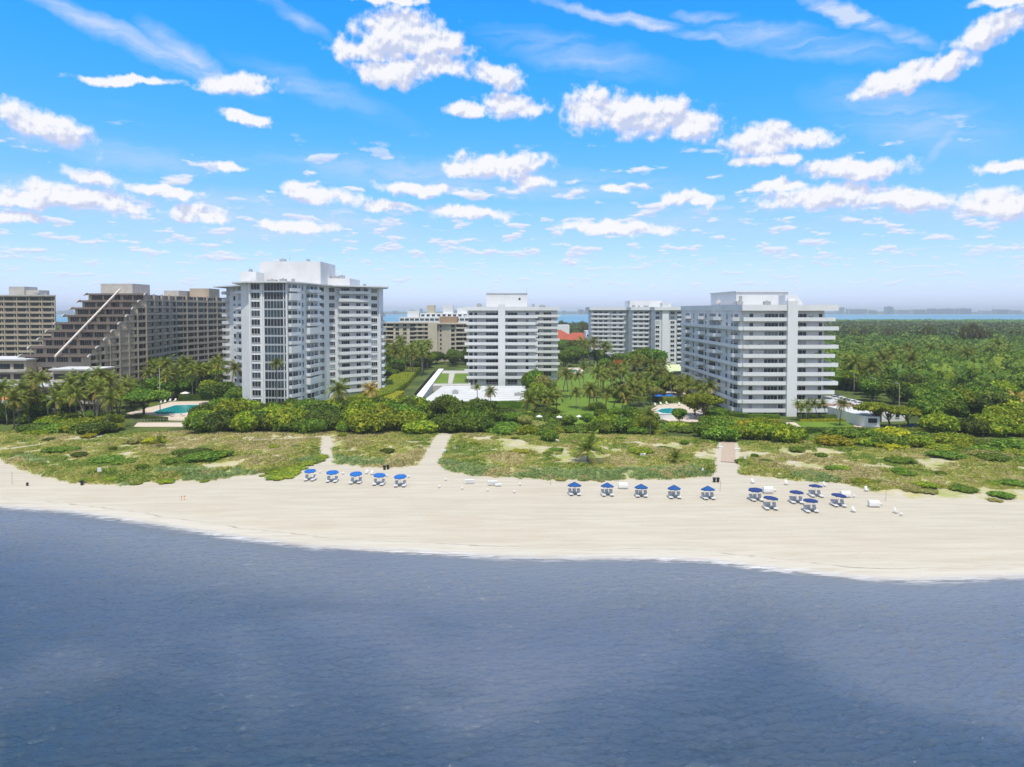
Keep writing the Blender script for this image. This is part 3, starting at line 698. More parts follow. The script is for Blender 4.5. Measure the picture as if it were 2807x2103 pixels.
GREYM = mat('grey_metal', (0.40, 0.41, 0.42), 0.5, 0.4, 0.1, 2)
brng = random.Random(11)
WCACHE = {}
def win_mesh(w, h, n, glass, frame):
    key = (round(w, 1), round(h, 1), n, glass.name, frame.name)
    if key in WCACHE: return WCACHE[key]
    w, h = key[0], key[1]; b = MB(); t_ = 0.07
    b.poly([(0, -.025, 0), (w, -.025, 0), (w, -.025, h), (0, -.025, h)], [(0, 1, 2, 3)], 1)
    b.box(-t_, w + t_, -.07, -.001, h, h + t_); b.box(-t_ - .05, w + t_ + .05, -.16, -.001, -t_ - .04, 0)
    for i in range(n + 1):
        x = i * w / n; b.box(x - t_ / 2 - (t_ / 2 if i == 0 else 0), x + t_ / 2 + (t_ / 2 if i == n else 0), -.068, -.001, 0, h)
    WCACHE[key] = b.mesh('window', [frame, glass]); return WCACHE[key]
class Bld:
    def __init__(s, name, label, cat, base, group=None):
        s.root = thing(name, label, cat, (base[0], base[1], GZ), 0, group); s.b = base; s.items = {'window': [], 'balcony': []}
    def rel(s, x, y, z): return (x - s.b[0], y - s.b[1], z - GZ)
    def body(s, name, poly, z0, z1, m, mt=None):
        b = MB(); b.prism([(p[0] - s.b[0], p[1] - s.b[1]) for p in poly], z0 - GZ, z1 - GZ, 0, 1)
        return b.build(name, [m, mt or m], s.root)
    def box(s, name, x0, x1, y0, y1, z0, z1, m, parent=None, label=None):
        b = MB(); b.box(x0 - s.b[0], x1 - s.b[0], y0 - s.b[1], y1 - s.b[1], z0 - GZ, z1 - GZ); o = b.build(name, m, parent or s.root)
        if label: o['label'] = label
        return o
    def fac(s, A, B): return Fac(s, A, B)
    def finish(s, cap=98):
        for nm, its in s.items.items():
            its.sort(key=lambda q: math.hypot(q[1][0] + s.b[0], q[1][1] + s.b[1]))
            for me, loc, rz in its[:cap]: link(nm, me, s.root, loc, rz)
            if len(its) > cap:
                V, F, Mi, mats = [], [], [], []
                for me, loc, rz in its[cap:]:
                    o = len(V); ca, sa = math.cos(rz), math.sin(rz); mm = []
                    for m in me.materials:
                        if m not in mats: mats.append(m)
                        mm.append(mats.index(m))
                    V += [(loc[0] + v.co.x * ca - v.co.y * sa, loc[1] + v.co.x * sa + v.co.y * ca, loc[2] + v.co.z) for v in me.vertices]
                    for p in me.polygons: F.append([o + i for i in p.vertices]); Mi.append(mm[p.material_index])
                me = bpy.data.meshes.new(nm + '_rows'); me.from_pydata(V, [], F)
                for m in mats: me.materials.append(m)
                me.polygons.foreach_set('material_index', Mi); tag(link(nm + '_rows', me, s.root), kind='stuff')
        return s.root
class Fac:
    def __init__(s, bl, A, B):
        s.bl = bl; s.A, s.B = A, B; s.L = math.hypot(B[0] - A[0], B[1] - A[1]); s.u = ((B[0] - A[0]) / s.L, (B[1] - A[1]) / s.L)
        s.rz = math.atan2(s.u[1], s.u[0])
    def s(s_, px):                                   # column of the photo -> metres along the facade
        k = (px - SW / 2) / FP; (ax, ay), (ux, uy) = s_.A, s_.u
        return (k * ay - ax) / (ux - k * uy)
    def loc(s, t, z): return s.bl.rel(s.A[0] + s.u[0] * t, s.A[1] + s.u[1] * t, z)
    def win(s, t0, t1, z0, h, n=2, glass=None, frame=None, off=0.0):
        me = win_mesh(abs(t1 - t0), h, n, glass or GLD, frame or WBAL)
        l = s.loc(min(t0, t1), z0); l = (l[0] + s.u[1] * off, l[1] - s.u[0] * off, l[2])
        s.bl.items['window'].append((me, l, s.rz))
    def balc(s, t0, t1, zf, depth=1.8, hp=1.1, th=0.22, m=None, el=0.0, er=0.0, key=None, rails=False):
        b = MB(); w = t1 - t0; m = m or WBAL
        b.box(0, w, -depth, -.004, -th, 0)
        if rails:
            b.box(0, w, -depth, -depth + .06, hp - .06, hp); b.box(0, w, -depth, -depth + .03, .1, hp - .08, 1)
            b.box(0, .03, -depth, -.004, .1, hp - .08, 1); b.box(w - .03, w, -depth, -.004, .1, hp - .08, 1)
        else:
            b.box(0, w, -depth - .003, -depth + .13, -th - .003, hp)
            b.box(-.003, .13, -depth + .13, -.004, 0, hp); b.box(w - .13, w + .003, -depth + .13, -.004, 0, hp)
        me = b.mesh('balcony', [m, GLC]); s.bl.items['balcony'].append((me, s.loc(t0, zf), s.rz)); return me
    def part(s, name, b, mats, t=0.0, z=0.0, label=None):
        o = b.build(name, mats, s.bl.root, s.loc(t, z), s.rz)
        if label: o['label'] = label
        return o
def gl(w=(5, 2, 2, 1)):
    return brng.choices([GLD, GLB, GLC, SHUT], w)[0]
def unit(bl, x, y, z, k):          # small roof machine as a part
    b = MB(); w_, d_, h_ = ((2.2, 1.6, 1.3), (1.2, 1.2, 1.0), (3.2, 1.8, 1.0))[k % 3]
    b.box(0, w_, 0, d_, .15, h_); b.box(.1, w_ - .1, .1, d_ - .1, 0, .15); b.tube([(w_/2, d_/2, h_), (w_/2, d_/2, h_ + .25)], .45, 10)
    b.build('roof_unit', GREYM, bl.root, bl.rel(x, y, z))

# ===== H: balcony tower at the edge of the woods
H = Bld('apartment_tower', 'white twelve storey balcony tower with a blank stair shaft beside the woods', 'apartment building', (90, 262))
hx0, hx1, hy0, hy1 = 75.9, 103.4, 226.0, 306.0
H.body('wall', [(hx0, hy0), (hx1, hy0), (hx1, hy1), (hx0, hy1)], GZ - .5, 35.8, WREC)
H.body('roof', [(hx0 - .3, hy0 - 1.9), (107.3, hy0 - 1.9), (107.3, hy1), (hx0 - .3, hy1)], 35.8, 37.75, WSTUC, ROOFW)
f = H.fac((hx0, hy0), (hx1, hy0)); zb = lambda k: 2.45 + 3.01 * k
b = MB(); b.box(f.s(2151), f.s(2178), -2.7, 0, -.3, 38.1); b.box(f.s(2151) + .5, f.s(2178) - .5, -1.5, -.3, 38.1, 38.8)
f.part('stair_shaft', b, WSTUC, 0, GZ)
for k in range(-1, 11):
    z = zb(k)
    if k >= 0:
        f.balc(0.15, f.s(2151) - .01, z, 1.85, 1.05)
        f.balc(f.s(2178) + .01, f.L + (4.0 if k % 2 else 2.9), z, 1.85, 1.05)
    zz = z + .12 if k >= 0 else GZ + .1; hh = 2.1 if k >= 0 else 1.2
    a, c = gl((7, 1, 4, 2)), gl((7, 1, 2, 1))
    f.win(f.s(2054), f.s(2065), zz, hh, 1, a); f.win(f.s(2095.5), f.s(2133), zz, hh, 4, a)
    f.win(f.s(2135.5), f.s(2149), zz, hh, 2, GLB)
    f.win(f.s(2180), f.s(2211), zz, hh, 3, c); f.win(f.s(2244), f.s(2254), zz, hh, 1, c)
# balconies round the end facing the woods
fe = H.fac((hx1, hy0), (hx1, hy1))
for k in range(0, 11, 1):
    fe.balc(.05, 9 if k % 2 else 7, zb(k), 3.9 if k % 2 else 2.8, 1.05)
    fe.win(1.5, 4.5, zb(k) + .1, 2.1, 2); 
# long side facing the garden: continuous galleries alternate with separate pointed balconies
fs = H.fac((hx0, hy1), (hx0, hy0)); FLs = fs.L; yv = lambda y: hy1 - y
def pointed(fc, t0, t1, z, d, tip=.68, name='balcony'):
    b = MB(); w = t1 - t0; p = [(0, -.01), (w * (tip - .28), -d), (w * (tip + .12), -d * 1.05), (w, -.01)]
    b.prism(p, -.22, 0)
    for (ax, ay), (bx, by) in zip(p[:-1], p[1:]):
        L = math.hypot(bx - ax, by - ay); nx, ny = -(by - ay) / L * .12, (bx - ax) / L * .12
        b.prism([(ax, ay), (bx, by), (bx + nx, by + ny), (ax + nx, ay + ny)], .001, 1.08)
    fc.bl.items[name].append((b.mesh('balcony', [WBAL]), fc.loc(t0, z), fc.rz))
for k in range(0, 11):
    z = zb(k)
    if k % 2: fs.balc(yv(302), FLs + 1.7, z, 1.5, 1.0)
    else:
        pointed(fs, yv(236), FLs - .1, z, 2.1); pointed(fs, yv(265), yv(246), z, 2.2); pointed(fs, yv(281), yv(268), z, 2.0); pointed(fs, yv(300), yv(288), z, 2.0)
    for ya, yb_, n, g in ((229, 233, 2, GLB), (234.5, 236.3, 1, GLD), (240, 242, 1, GLB), (248, 251, 1, GLD), (254, 262, 3, GLD), (266, 268, 1, GLB), (270, 277, 3, GLD), (284, 286, 1, GLB), (292, 298, 2, GLD)):
        fs.win(yv(yb_), yv(ya), z + .2, 1.9, n, g if brng.random() < .7 else GLC)
FOL = LEAF['mid']
for i in range(26):
    k = brng.randrange(0, 11); t_ = brng.choice([brng.uniform(.8, 12), brng.uniform(18.5, 26)]); z_ = zb(k)
    if i % 2:
        b = MB(); b.box(0, .6, 0, .5, 0, .42); b.box(0, .6, .42, .5, .42, .95); f.bl = H
        b.build('balcony_chair', CONC if i % 4 else GREYM, H.root, f.loc(t_, z_ + .003), f.rz).location.y -= 1.2
    else:
        b = MB(); b.tube([(0, 0, 0), (0, 0, .5)], [.2, .28], 8); q_ = np.random.default_rng(i); V_ = quads(np.array([0, 0, .95]) + q_.normal(size=(40, 3)) * .28, q_.normal(size=(40, 3)) / 1.7, .22, q_)
        pt_ = b.build('plant_pot', BEIGED, H.root, f.loc(t_, z_ + .003), f.rz); pt_.location.y -= 1.3
        link('foliage', npmesh('foliage', V_, np.arange(len(V_)).reshape(-1, 4), [FOL]), pt_)
H.box('penthouse', 82.0, 101.0, 250, 282, 37.8, 42.6, WHITE)
pb = MB(); pb.box(-.4, 19.4, -.4, 32.4, 0, .35); pb.build('penthouse_roof', WHITE, H.root, H.rel(82.0, 250, 42.6))
H.box('penthouse_door', 83.0, 84.2, 249.93, 249.99, 37.85, 41.2, GREYM)
b = MB(); b.poly([(0,0,0),(6.2,0,0),(6.2,6,0),(0,6,0),(0,0,3.4),(4.0,0,3.6),(4.0,6,3.6),(0,6,3.4)], [(0,3,2,1),(4,5,6,7),(0,1,5,4),(1,2,6,5),(2,3,7,6),(3,0,4,7)])
b.build('stair_head', WHITE, H.root, H.rel(93.2, 233, 37.76))
for i, (x, y) in enumerate(((79, 240), (80.5, 248), (98, 244), (88, 238))): unit(H, x, y, 37.76, i)
b = MB(); b.tube([(0, 0, 0), (0, 0, 1.0)], .08, 6); b.tube([(0, 0, 1.0), (-.5, -.5, 1.5)], [.2, .9], 10, cap=True); b.build('satellite_dish', CONC, H.root, H.rel(79.5, 262, 37.76))
H.finish(100)
KEEPOUT.append([(70, 219), (110, 219), (110, 312), (70, 312)])

# ===== E: middle balcony block
E = Bld('apartment_block', 'white eleven storey balcony block with a blank centre shaft, standing behind a white deck', 'apartment building', (0, 330))
E.body('wall', [(-19.6, 304.8), (10.4, 304.8), (10.4, 345), (23.0, 345), (23.0, 372), (-12, 372), (-12, 330), (-19.6, 330)], GZ, 35.8, WREC)
E.body('roof', [(-20.9, 302.9), (11.4, 302.9), (11.4, 343.6), (23.8, 343.6), (23.8, 373), (-13, 373), (-13, 331), (-20.9, 331)], 35.8, 37.5, WSTUC, ROOFW)
f = E.fac((-19.6, 304.8), (10.4, 304.8)); zb = lambda k: 5.65 + 3.0 * k
b = MB(); b.box(f.s(1366), f.s(1385), -2.6, 0, 0, 37.5); f.part('stair_shaft', b, WSTUC, 0, GZ)
for k in range(-1, 10):
    z = zb(k); e = .9 if k % 2 else 0
    if k >= 0:
        f.balc(-.6 - e, f.s(1366) - .01, z, 1.85, 1.05); f.balc(f.s(1385) + .01, f.L + .2 + e, z, 1.85, 1.05)
    for a, c, n in ((1286, 1296, 1), (1300, 1308, 1), (1332, 1365, 4), (1386, 1389, 1), (1391, 1418, 3), (1441, 1449, 1)):
        f.win(f.s(a), f.s(c), z + .12, 2.1, n, gl((7, 2, 2, 0)))
f2 = E.fac((10.4, 345), (23.0, 345))
for k in range(-1, 10):
    z = zb(k)
    if k >= 0: f2.balc(.3, f2.L + (1.0 if k % 2 else .2), z, 1.7, 1.05)
    f2.win(1.0, 3.4, z + .1, 2.1, 2, gl()); f2.win(5.5, 9.5, z + .1, 2.1, 3, gl((7, 2, 1, 0)))
f3 = E.fac((10.4, 304.8), (10.4, 345))
for k in range(0, 10):
    f3.balc(8, 20, zb(k), 1.5, 1.05)
    for a in (3, 10, 15, 24, 32): f3.win(a, a + 2.2, zb(k) + .2, 1.9, 1, gl())
E.box('penthouse', -11.8, 7.0, 312, 340, 37.5, 43.6, WHITE)
E.box('penthouse_window', 3.0, 3.9, 311.93, 311.99, 40.6, 41.5, DARKM)
b = MB(); b.box(-.3, 19.1, -.3, 28.3, 0, .3); b.build('penthouse_roof', WHITE, E.root, E.rel(-11.8, 312, 43.6))
b = MB(); b.tube([(0, 0, 0), (0, 0, 2.5)], .05, 5); b.build('antenna', GREYM, E.root, E.rel(6.6, 313, 43.9))
for i, (x, y) in enumerate(((-16, 310), (9, 309), (14, 350))): unit(E, x, y, 37.51, i)
E.finish(100)
KEEPOUT.append([(-24, 298), (28, 298), (28, 378), (-24, 378)])

# ===== G: long grey block behind the garden
G = Bld('apartment_block', 'grey white stepped balcony block with a tall lift shaft, behind the garden palms', 'apartment building', (85, 470))
G.body('wall', [(56.5, 482), (81, 477), (81, 459), (92.5, 456), (92.5, 441), (118, 441), (118, 500), (56.5, 505)], GZ, 35.9, WREC)
G.body('roof', [(54.5, 479.5), (79.5, 474.8), (79.5, 457), (91.6, 454), (91.6, 438.5), (119, 438.5), (119, 502), (54.5, 507)], 35.9, 38.0, WSTUC, ROOFW)
zb = lambda k: 2.4 + 3.03 * k
f = G.fac((56.5, 482), (81, 477))
for k in range(0, 11):
    f.balc(.2, f.L * .5, zb(k), 1.9, 1.0, m=WBAL); 
    if k % 2 == 0: f.balc(f.L * .52, f.L - .3, zb(k), 1.5, 1.0)
    else: b = f.balc(f.L * .52, f.L * .9, zb(k), 2.2, 1.0)
    for a in (.06, .2, .34, .58, .76): f.win(f.L * a, f.L * a + 2.3, zb(k) + .1, 2.1, 2, gl((7, 2, 1, 0)))
    pointed(f, -1.5, 2.0, zb(k), 2.4)
f = G.fac((81, 459), (92.5, 456))
for k in range(0, 11):
    f.balc(.1, f.L - .2, zb(k), 2.0 if k % 2 else 1.3, 1.0)
    for a in (.8, 4.6, 8.2): f.win(a, a + 2.2, zb(k) + .1, 2.1, 2, gl((7, 2, 1, 0)))
f = G.fac((92.5, 441), (118, 441))
b = MB(); b.box(f.s(1814), f.s(1832), -1.6, 0, 0, 38.9); f.part('lift_shaft', b, WSTUC, 0, GZ)
for k in range(0, 11):
    f.win(f.s(1797), f.s(1807.5), zb(k) + .7, 1.5, 2, gl((6, 1, 1, 2))); f.win(f.s(1838), f.s(1849), zb(k) + .7, 1.5, 2, gl((6, 1, 1, 2)))
    f.balc(f.s(1855), f.s(1880), zb(k), 2.2 if k % 2 else 1.4, 1.0); f.win(f.s(1856), f.s(1868), zb(k) + .1, 2.1, 2)
G.box('penthouse', 81, 103, 470, 490, 38.0, 42.5, WHITE)
G.box('shaft_head', 97.5, 103, 443, 450, 38.0, 40.6, WHITE)
for i, (x, y) in enumerate(((82, 466), (86, 466), (90, 466))): unit(G, x, y, 38.01, i)
G.finish(98)
KEEPOUT.append([(52, 432), (122, 432), (122, 510), (52, 510)])
# glazed pavilion between G and H
pv = Bld('pavilion', 'low pavilion with a pale yellow roof between the two balcony buildings', 'pavilion', (76, 345))
x0, y0 = xat(1822, 352), 352
pv.body('wall', [(xat(1822, 352), 352), (xat(1840, 318), 318), (xat(1885, 322), 322), (xat(1885, 356), 356)], GZ, 7.2, CREAM)
pv.body('roof', [(xat(1818, 354), 354), (xat(1836, 314), 314), (xat(1890, 320), 320), (xat(1890, 358), 358)], 7.2, 7.6, mat('pale_yellow_roof', (0.62, 0.68, 0.36), .7, .2, .05, .3))
f = pv.fac((xat(1822, 352), 352), (xat(1840, 318), 318))
for i in range(9): f.win(1 + i * 4.0, 3.6 + i * 4.0, 2.2, 4.2, 2, GLG)
pv.finish()

# ===== C: curved white tower
CT = Bld('apartment_tower', 'tall white curved tower with a glazed bay and a flat overhanging roof', 'apartment building', (-85, 265))
cp = [(-117, 280), (-100, 262), (-94.0, 237), (-88.1, 231), (-75.9, 230), (-74.2, 236.5), (-73.6, 243), (-72.6, 256), (-71.3, 266.5), (-54.3, 282), (-56, 297), (-70, 308), (-100, 303), (-118, 294)]
CT.body('wall', cp, GZ, 45.2, WSTUC)
rp = [(-122, 279), (-103, 260), (-96.5, 235.5), (-88.8, 229.2), (-75.2, 228.0), (-73.0, 235.5), (-72.0, 243), (-70.8, 255), (-69.3, 264.6), (-50.5, 280.0), (-54.5, 299), (-70, 311), (-100, 306), (-122, 296)]
CT.body('roof_slab', rp, 45.2, 45.65, WHITE, ROOFW)
zw = lambda k: 43.9 - 3.0 * k
def pfac(i): return CT.fac(cp[i], cp[i + 1])
f = pfac(0)
for k in range(15):
    z = zw(k) - 1.35
    if z < GZ: continue
    f.balc(f.L * .45, f.L * .9, z, 1.6, 1.0) if k % 5 != 1 else None
    f.win(f.L * .5, f.L * .5 + 2.4, z + .3, 1.7, 2, gl((4, 2, 2, 3))); f.win(f.L * .72, f.L * .72 + 2, z + .3, 1.7, 1, gl((4, 2, 2, 2))); f.win(f.L * .3, f.L * .3 + 2, z + .3, 1.7, 1, gl())
    f.balc(-.5, 3, z, 1.8, 1.0)
f = pfac(3)
b = MB()
for px_, wd in ((686, .5), (719, .45), (787, .5)): b.box(f.s(px_) - wd / 2, f.s(px_) + wd / 2, -.35, 0, 0, 44.2)
f.part('corner_piers', b, WSTUC, 0, GZ).name = 'pier'
for k in range(15):
    z = zw(k)
    if z - 1 < GZ: continue
    f.win(f.s(688.8), f.s(713), z - .95, 1.9, 3, gl((5, 5, 0, 0)))
    f.win(f.s(725), f.s(777), z - 1.35, 2.55, 6, gl((3, 8, 0, 0)) if k not in (1, 12, 13) else GLD); f.win(f.s(779), f.s(784), z - 1.35, 2.55, 1, GLB)
f = pfac(2)
b = MB(); b.box(f.L * .58, f.L * .58 + .12, -.12, 0, 0, 44.2); b.box(f.L - .5, f.L, -.3, 0, 0, 44.2); f.part('downpipe', b, WREC, 0, GZ)
for fi, t0, t1, dep, wins in ((4, .1, .98, 1.3, ((.1, .42, 1), (.5, .95, 2))), (6, .05, .95, 1.5, ((.08, .35, 2), (.42, .6, 1), (.68, .92, 2)))):
    f = pfac(fi)
    for k in range(15):
        z = zw(k) - 1.4
        if z < GZ: continue
        if (k + fi) % 6 == 5: f.balc(f.L * t0, f.L * t1, z, dep, 2.2)
        else: f.balc(f.L * t0, f.L * t1, z, dep, .95, m=WBAL)
        for a, c, n in wins: f.win(f.L * a, f.L * c, z + .1, 2.1, n, gl((5, 2, 3, 1)))
f = pfac(5)
for k in range(15):
    if zw(k) - 1 < GZ: continue
    f.win(.8, 2.1, zw(k) - .9, 1.6, 1, GLB); f.win(3.6, 4.9, zw(k) - .9, 1.6, 1, GLB)
f = pfac(7)
for k in range(15):
    if zw(k) - 1 < GZ: continue
    f.win(1.2, 5.2, zw(k) - .9, 1.6, 3, gl((6, 2, 1, 0)))
f = pfac(8)
b = MB(); 
for px_ in (896, 1039): b.box(f.s(px_) - .35, f.s(px_) + .35, -.35, 0, 0, 44.2)
f.part('pier', b, WSTUC, 0, GZ)
for k in range(15):
    z = zw(k)
    if z - 1 < GZ: continue
    f.win(f.s(901), f.s(918), z - .85, 1.6, 4, gl((7, 2, 1, 0))); f.win(f.s(1018), f.s(1034), z - .85, 1.6, 3, gl((7, 1, 1, 0)))
    f.win(f.s(936), f.s(958), z - 1.1, 1.9, 4, gl((8, 2, 0, 0))); f.win(f.s(976.5), f.s(988), z - 1.1, 1.9, 2, gl((7, 1, 1, 0))); f.win(f.s(998), f.s(1008), z - .85, 1.6, 2, gl((7, 1, 1, 0)))
    f.balc(f.s(925), f.s(1011), z - 1.35, 1.7, 1.0)
f = pfac(9)
for k in range(3, 15):
    if zw(k) - 1.4 > GZ: f.balc(3, 11, zw(k) - 1.4, 1.3, 1.0); f.win(4, 9, zw(k) - 1.2, 1.9, 2, GLB)
CT.box('plant_room', -96.5, -73.3, 262, 284, 45.65, 54.6, WREC)
CT.box('plant_room_door', -84.5, -83.2, 261.93, 261.99, 45.7, 48, GREYM)
CT.box('roof_screen', -77, -64.5, 272, 290, 45.66, 48.6, WSTUC)
CT.box('lift_head', -101, -95, 254, 262, 45.66, 50.2, WSTUC)
for i, (x, y, z) in enumerate(((-91, 268, 54.61), (-80, 266, 54.61), (-73, 276, 48.61), (-70, 276, 48.61), (-99, 257, 50.21), (-86, 240, 45.66), (-82, 241, 45.66), (-62, 284, 45.66))): unit(CT, x, y, z, i)
b = MB(); b.tube([(0, 0, 0), (0, 0, 3.2)], .06, 5); b.build('antenna', GREYM, CT.root, CT.rel(-87, 268, 54.6))
b = MB()
for i in range(6): b.tube([(i * 1.4, 0, 0), (i * 1.4, 0, 1.1)], .04, 4)
b.tube([(0, 0, 1.1), (7, 0, 1.1)], .04, 4); b.tube([(0, 0, .55), (7, 0, .55)], .04, 4)
b.build('roof_rail', GREYM, CT.root, CT.rel(-90, 236, 45.66))
CT.finish(100)
KEEPOUT.append([(-124, 285), (-104, 256), (-97, 226), (-70, 226), (-64, 262), (-46, 282), (-46, 312), (-124, 304)])

# ===== B: stepped brown block
B = Bld('terraced_block', 'brown concrete block stepping down in nine tiled terraces with a pale diagonal beam', 'apartment building', (-155, 300))
TL = [(xat(u0, 275 - 3.7 * i), 275 - 3.7 * i, xat(u1, 275 - 3.7 * i), 42.7 - 2.85 * i) for i, (u0, u1) in enumerate(((246,397),(226,379),(206,362),(185,345),(162,324),(139,304),(116,284),(90,262),(65,240)))]
for i, (xl, D, xr, z) in enumerate(TL):
    Dn = D + 8.75 if i else D
    y1 = TL[i - 1][1] + 1.0 if i else 352
    if i == 0: pl = [(xl, D), (xr, D), (-153, 310), (-147, 350), (-190, 352), (-186, 300)]
    else: pl = [(xl, D), (xr, D), (TL[i - 1][2] - .01, TL[i - 1][1] + 1.2), (TL[i - 1][0] + .01, TL[i - 1][1] + 1.2)]
    B.body('wall', pl, GZ, z - .6, BEIGE)
    # tiled eave with pale scrolled ends
    b = MB(); w_ = xr - xl
    b.poly([(-1.0, -1.5, -.60), (w_ + .5, -1.5, -.60), (w_ + .5, 1.2, .05), (-1.0, 1.2, .05), (-1.0, -1.5, -.78), (w_ + .5, -1.5, -.78), (w_ + .5, 1.2, -.55), (-1.0, 1.2, -.55)],
           [(0,1,2,3), (4,7,6,5), (0,4,5,1), (1,5,6,2), (3,2,6,7), (0,3,7,4)])
    ev = b.build('tiled_eave', BROWNT, B.root, B.rel(xl, D, z))
    for xe in (-1.4, w_ + .5):
        sc = MB(); prof = [(-1.7, -.95), (-1.75, -.6), (-1.3, -.15), (-.6, .15), (.5, .25), (.8, .05), (.6, -.3), (-.4, -.6)]
        n = len(prof); sc.poly([(0, p[0], p[1]) for p in prof] + [(.45, p[0], p[1]) for p in prof], [list(range(n))[::-1], list(range(n, 2 * n))] + [(a, (a + 1) % n, n + (a + 1) % n, n + a) for a in range(n)])
        sc.build('scroll_end', CONC, B.root, B.rel(xl + xe, D, z))
    f = B.fac((xl, D), (xr, D)); t = 1.0
    while t < w_ - 2:
        ww = brng.choice((3.4, 2.4, 4.2)); ww = min(ww, w_ - t - .6)
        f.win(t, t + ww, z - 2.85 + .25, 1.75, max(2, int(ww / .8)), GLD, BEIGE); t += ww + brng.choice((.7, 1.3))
# side faces with big dark bays
def grid_face(bl, A, Bp, ztop, n, st, zmin, bay, cut=None, g=GLD, wall=BEIGE):
    f = bl.fac(A, Bp); nb = max(1, int(round(f.L / bay))); bw = f.L / nb
    for k in range(n):
        z = ztop - st * (k + 1)
        if z < zmin: continue
        t_from = 0
        if cut: t_from = cut(k)
        if t_from >= f.L - 1: continue
        for j in range(nb):
            if j * bw < t_from - .5: continue
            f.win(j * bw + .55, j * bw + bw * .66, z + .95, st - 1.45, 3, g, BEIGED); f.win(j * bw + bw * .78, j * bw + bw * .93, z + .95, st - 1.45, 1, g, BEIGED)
        b = MB(); b.box(t_from, f.L, -.55, -.01, -.22, .78); bb_ = f.part('spandrel', b, wall, 0, z)
    b = MB(); zb_ = ztop - st * n
    for j in range(nb + 1):
        t = j * bw; k0 = 0
        if cut:
            while k0 < n and cut(k0) > t + .3: k0 += 1
        zt = ztop - st * k0 - (.6 if k0 else 0)
        c = MB(); c.box(t - .22, t + .22, -.75, -.01, max(zmin, GZ) - GZ, zt - GZ - .1); f.part('column', c, wall, 0, GZ)
    return f
M0, M1, M2, M3 = (TL[8][2], TL[8][1]), (TL[0][2], TL[0][1]), (-153, 310), (-147, 350)
LB = math.hypot(M1[0] - M0[0], M1[1] - M0[1])
grid_face(B, M0, M1, 42.7, 14, 2.85, GZ + 1, 5.4, cut=lambda k: (8 - min(k, 8)) / 8 * LB)
grid_face(B, M1, M2, 42.7, 14, 2.85, GZ + 1, 9.6)
grid_face(B, M2, M3, 42.7, 14, 2.85, GZ + 1, 8.0)
b = MB(); bx, by, bz = -162.6, 242.5, 19.0; ex, ey, ez = -158.8, 277, 43.9
d = Vector((ex - bx, ey - by, ez - bz)).normalized(); sd_ = Vector((1, 0, 0)) * .32; upv = Vector((0, 0, .6))
p0, p1 = Vector((0, 0, 0)), Vector((ex - bx, ey - by, ez - bz))
b.poly([p0 - sd_, p0 + sd_, p1 + sd_, p1 - sd_, p0 - sd_ + upv, p0 + sd_ + upv, p1 + sd_ + upv, p1 - sd_ + upv], [(0,3,2,1),(4,5,6,7),(0,1,5,4),(1,2,6,5),(2,3,7,6),(3,0,4,7)])
b.build('diagonal_beam', mat('pale_tan_paint', (.62, .56, .49), .8, .2, .05, .5), B.root, B.rel(bx, by, bz + .2))
B.box('lift_house', -174.5, -161.0, 290, 304, 42.0, 47.2, CONC)
B.box('lift_house', -158, -148.5, 335, 347, 42.0, 46.6, BEIGE)
B.box('lift_house', -166, -159, 326, 338, 42.0, 45.3, CONC)
# lower front body and white roofed wings
f = B.fac((TL[8][0], TL[8][1]), (TL[8][2], TL[8][1]))
for z in (3.0, 6.6, 10.2, 13.8):
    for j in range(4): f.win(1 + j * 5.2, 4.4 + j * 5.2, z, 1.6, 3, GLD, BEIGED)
    b = MB(); b.box(-.5, f.L + .5, -1.6, -.01, 0, 1.0); f.part('spandrel', b, CONC, 0, z - 1.5)
for (u0, u1, D, zt, dep) in ((140, 262, 231, 15.6, 9), (14, 140, 226, 10.5, 12), (-160, 68, 240, 18.3, 14)):
    x0, x1 = xat(u0, D), xat(u1, D); B.box('wing', x0, x1, D, D + dep, GZ, zt, BEIGE); B.box('wing_roof', x0 - .7, x1 + .7, D - 1.0, D + dep + .5, zt, zt + .5, ROOFW)
    f = B.fac((x0, D), (x1, D)); n = max(2, int(f.L / 4.6))
    for k in range(int(zt // 3.6)):
        for j in range(n): f.win(j * f.L / n + .5, (j + 1) * f.L / n - .9, zt - 3.0 - k * 3.6, 1.7, 3, GLD, BEIGED)
        b = MB(); b.box(-.3, f.L + .3, -1.1, -.01, 0, .9); f.part('spandrel', b, CONC, 0, zt - 4.1 - k * 3.6)
OR = mat('orange_awning', (0.55, 0.22, 0.08), .8, .2, .1, .5)
b = MB(); b.poly([(0,0,0),(12,0,0),(12,-3.5,-1.0),(0,-3.5,-1.0),(0,0,.12),(12,0,.12),(12,-3.5,-.88),(0,-3.5,-.88)], [(0,3,2,1),(4,5,6,7),(0,1,5,4),(1,2,6,5),(2,3,7,6),(3,0,4,7)])
b.build('awning', OR, B.root, B.rel(xat(0, 225), 225.9, 7.6))
B.finish(100)
KEEPOUT.append([(-210, 224), (-138, 222), (-143, 250), (-143, 276), (-149, 310), (-142, 354), (-200, 360)])

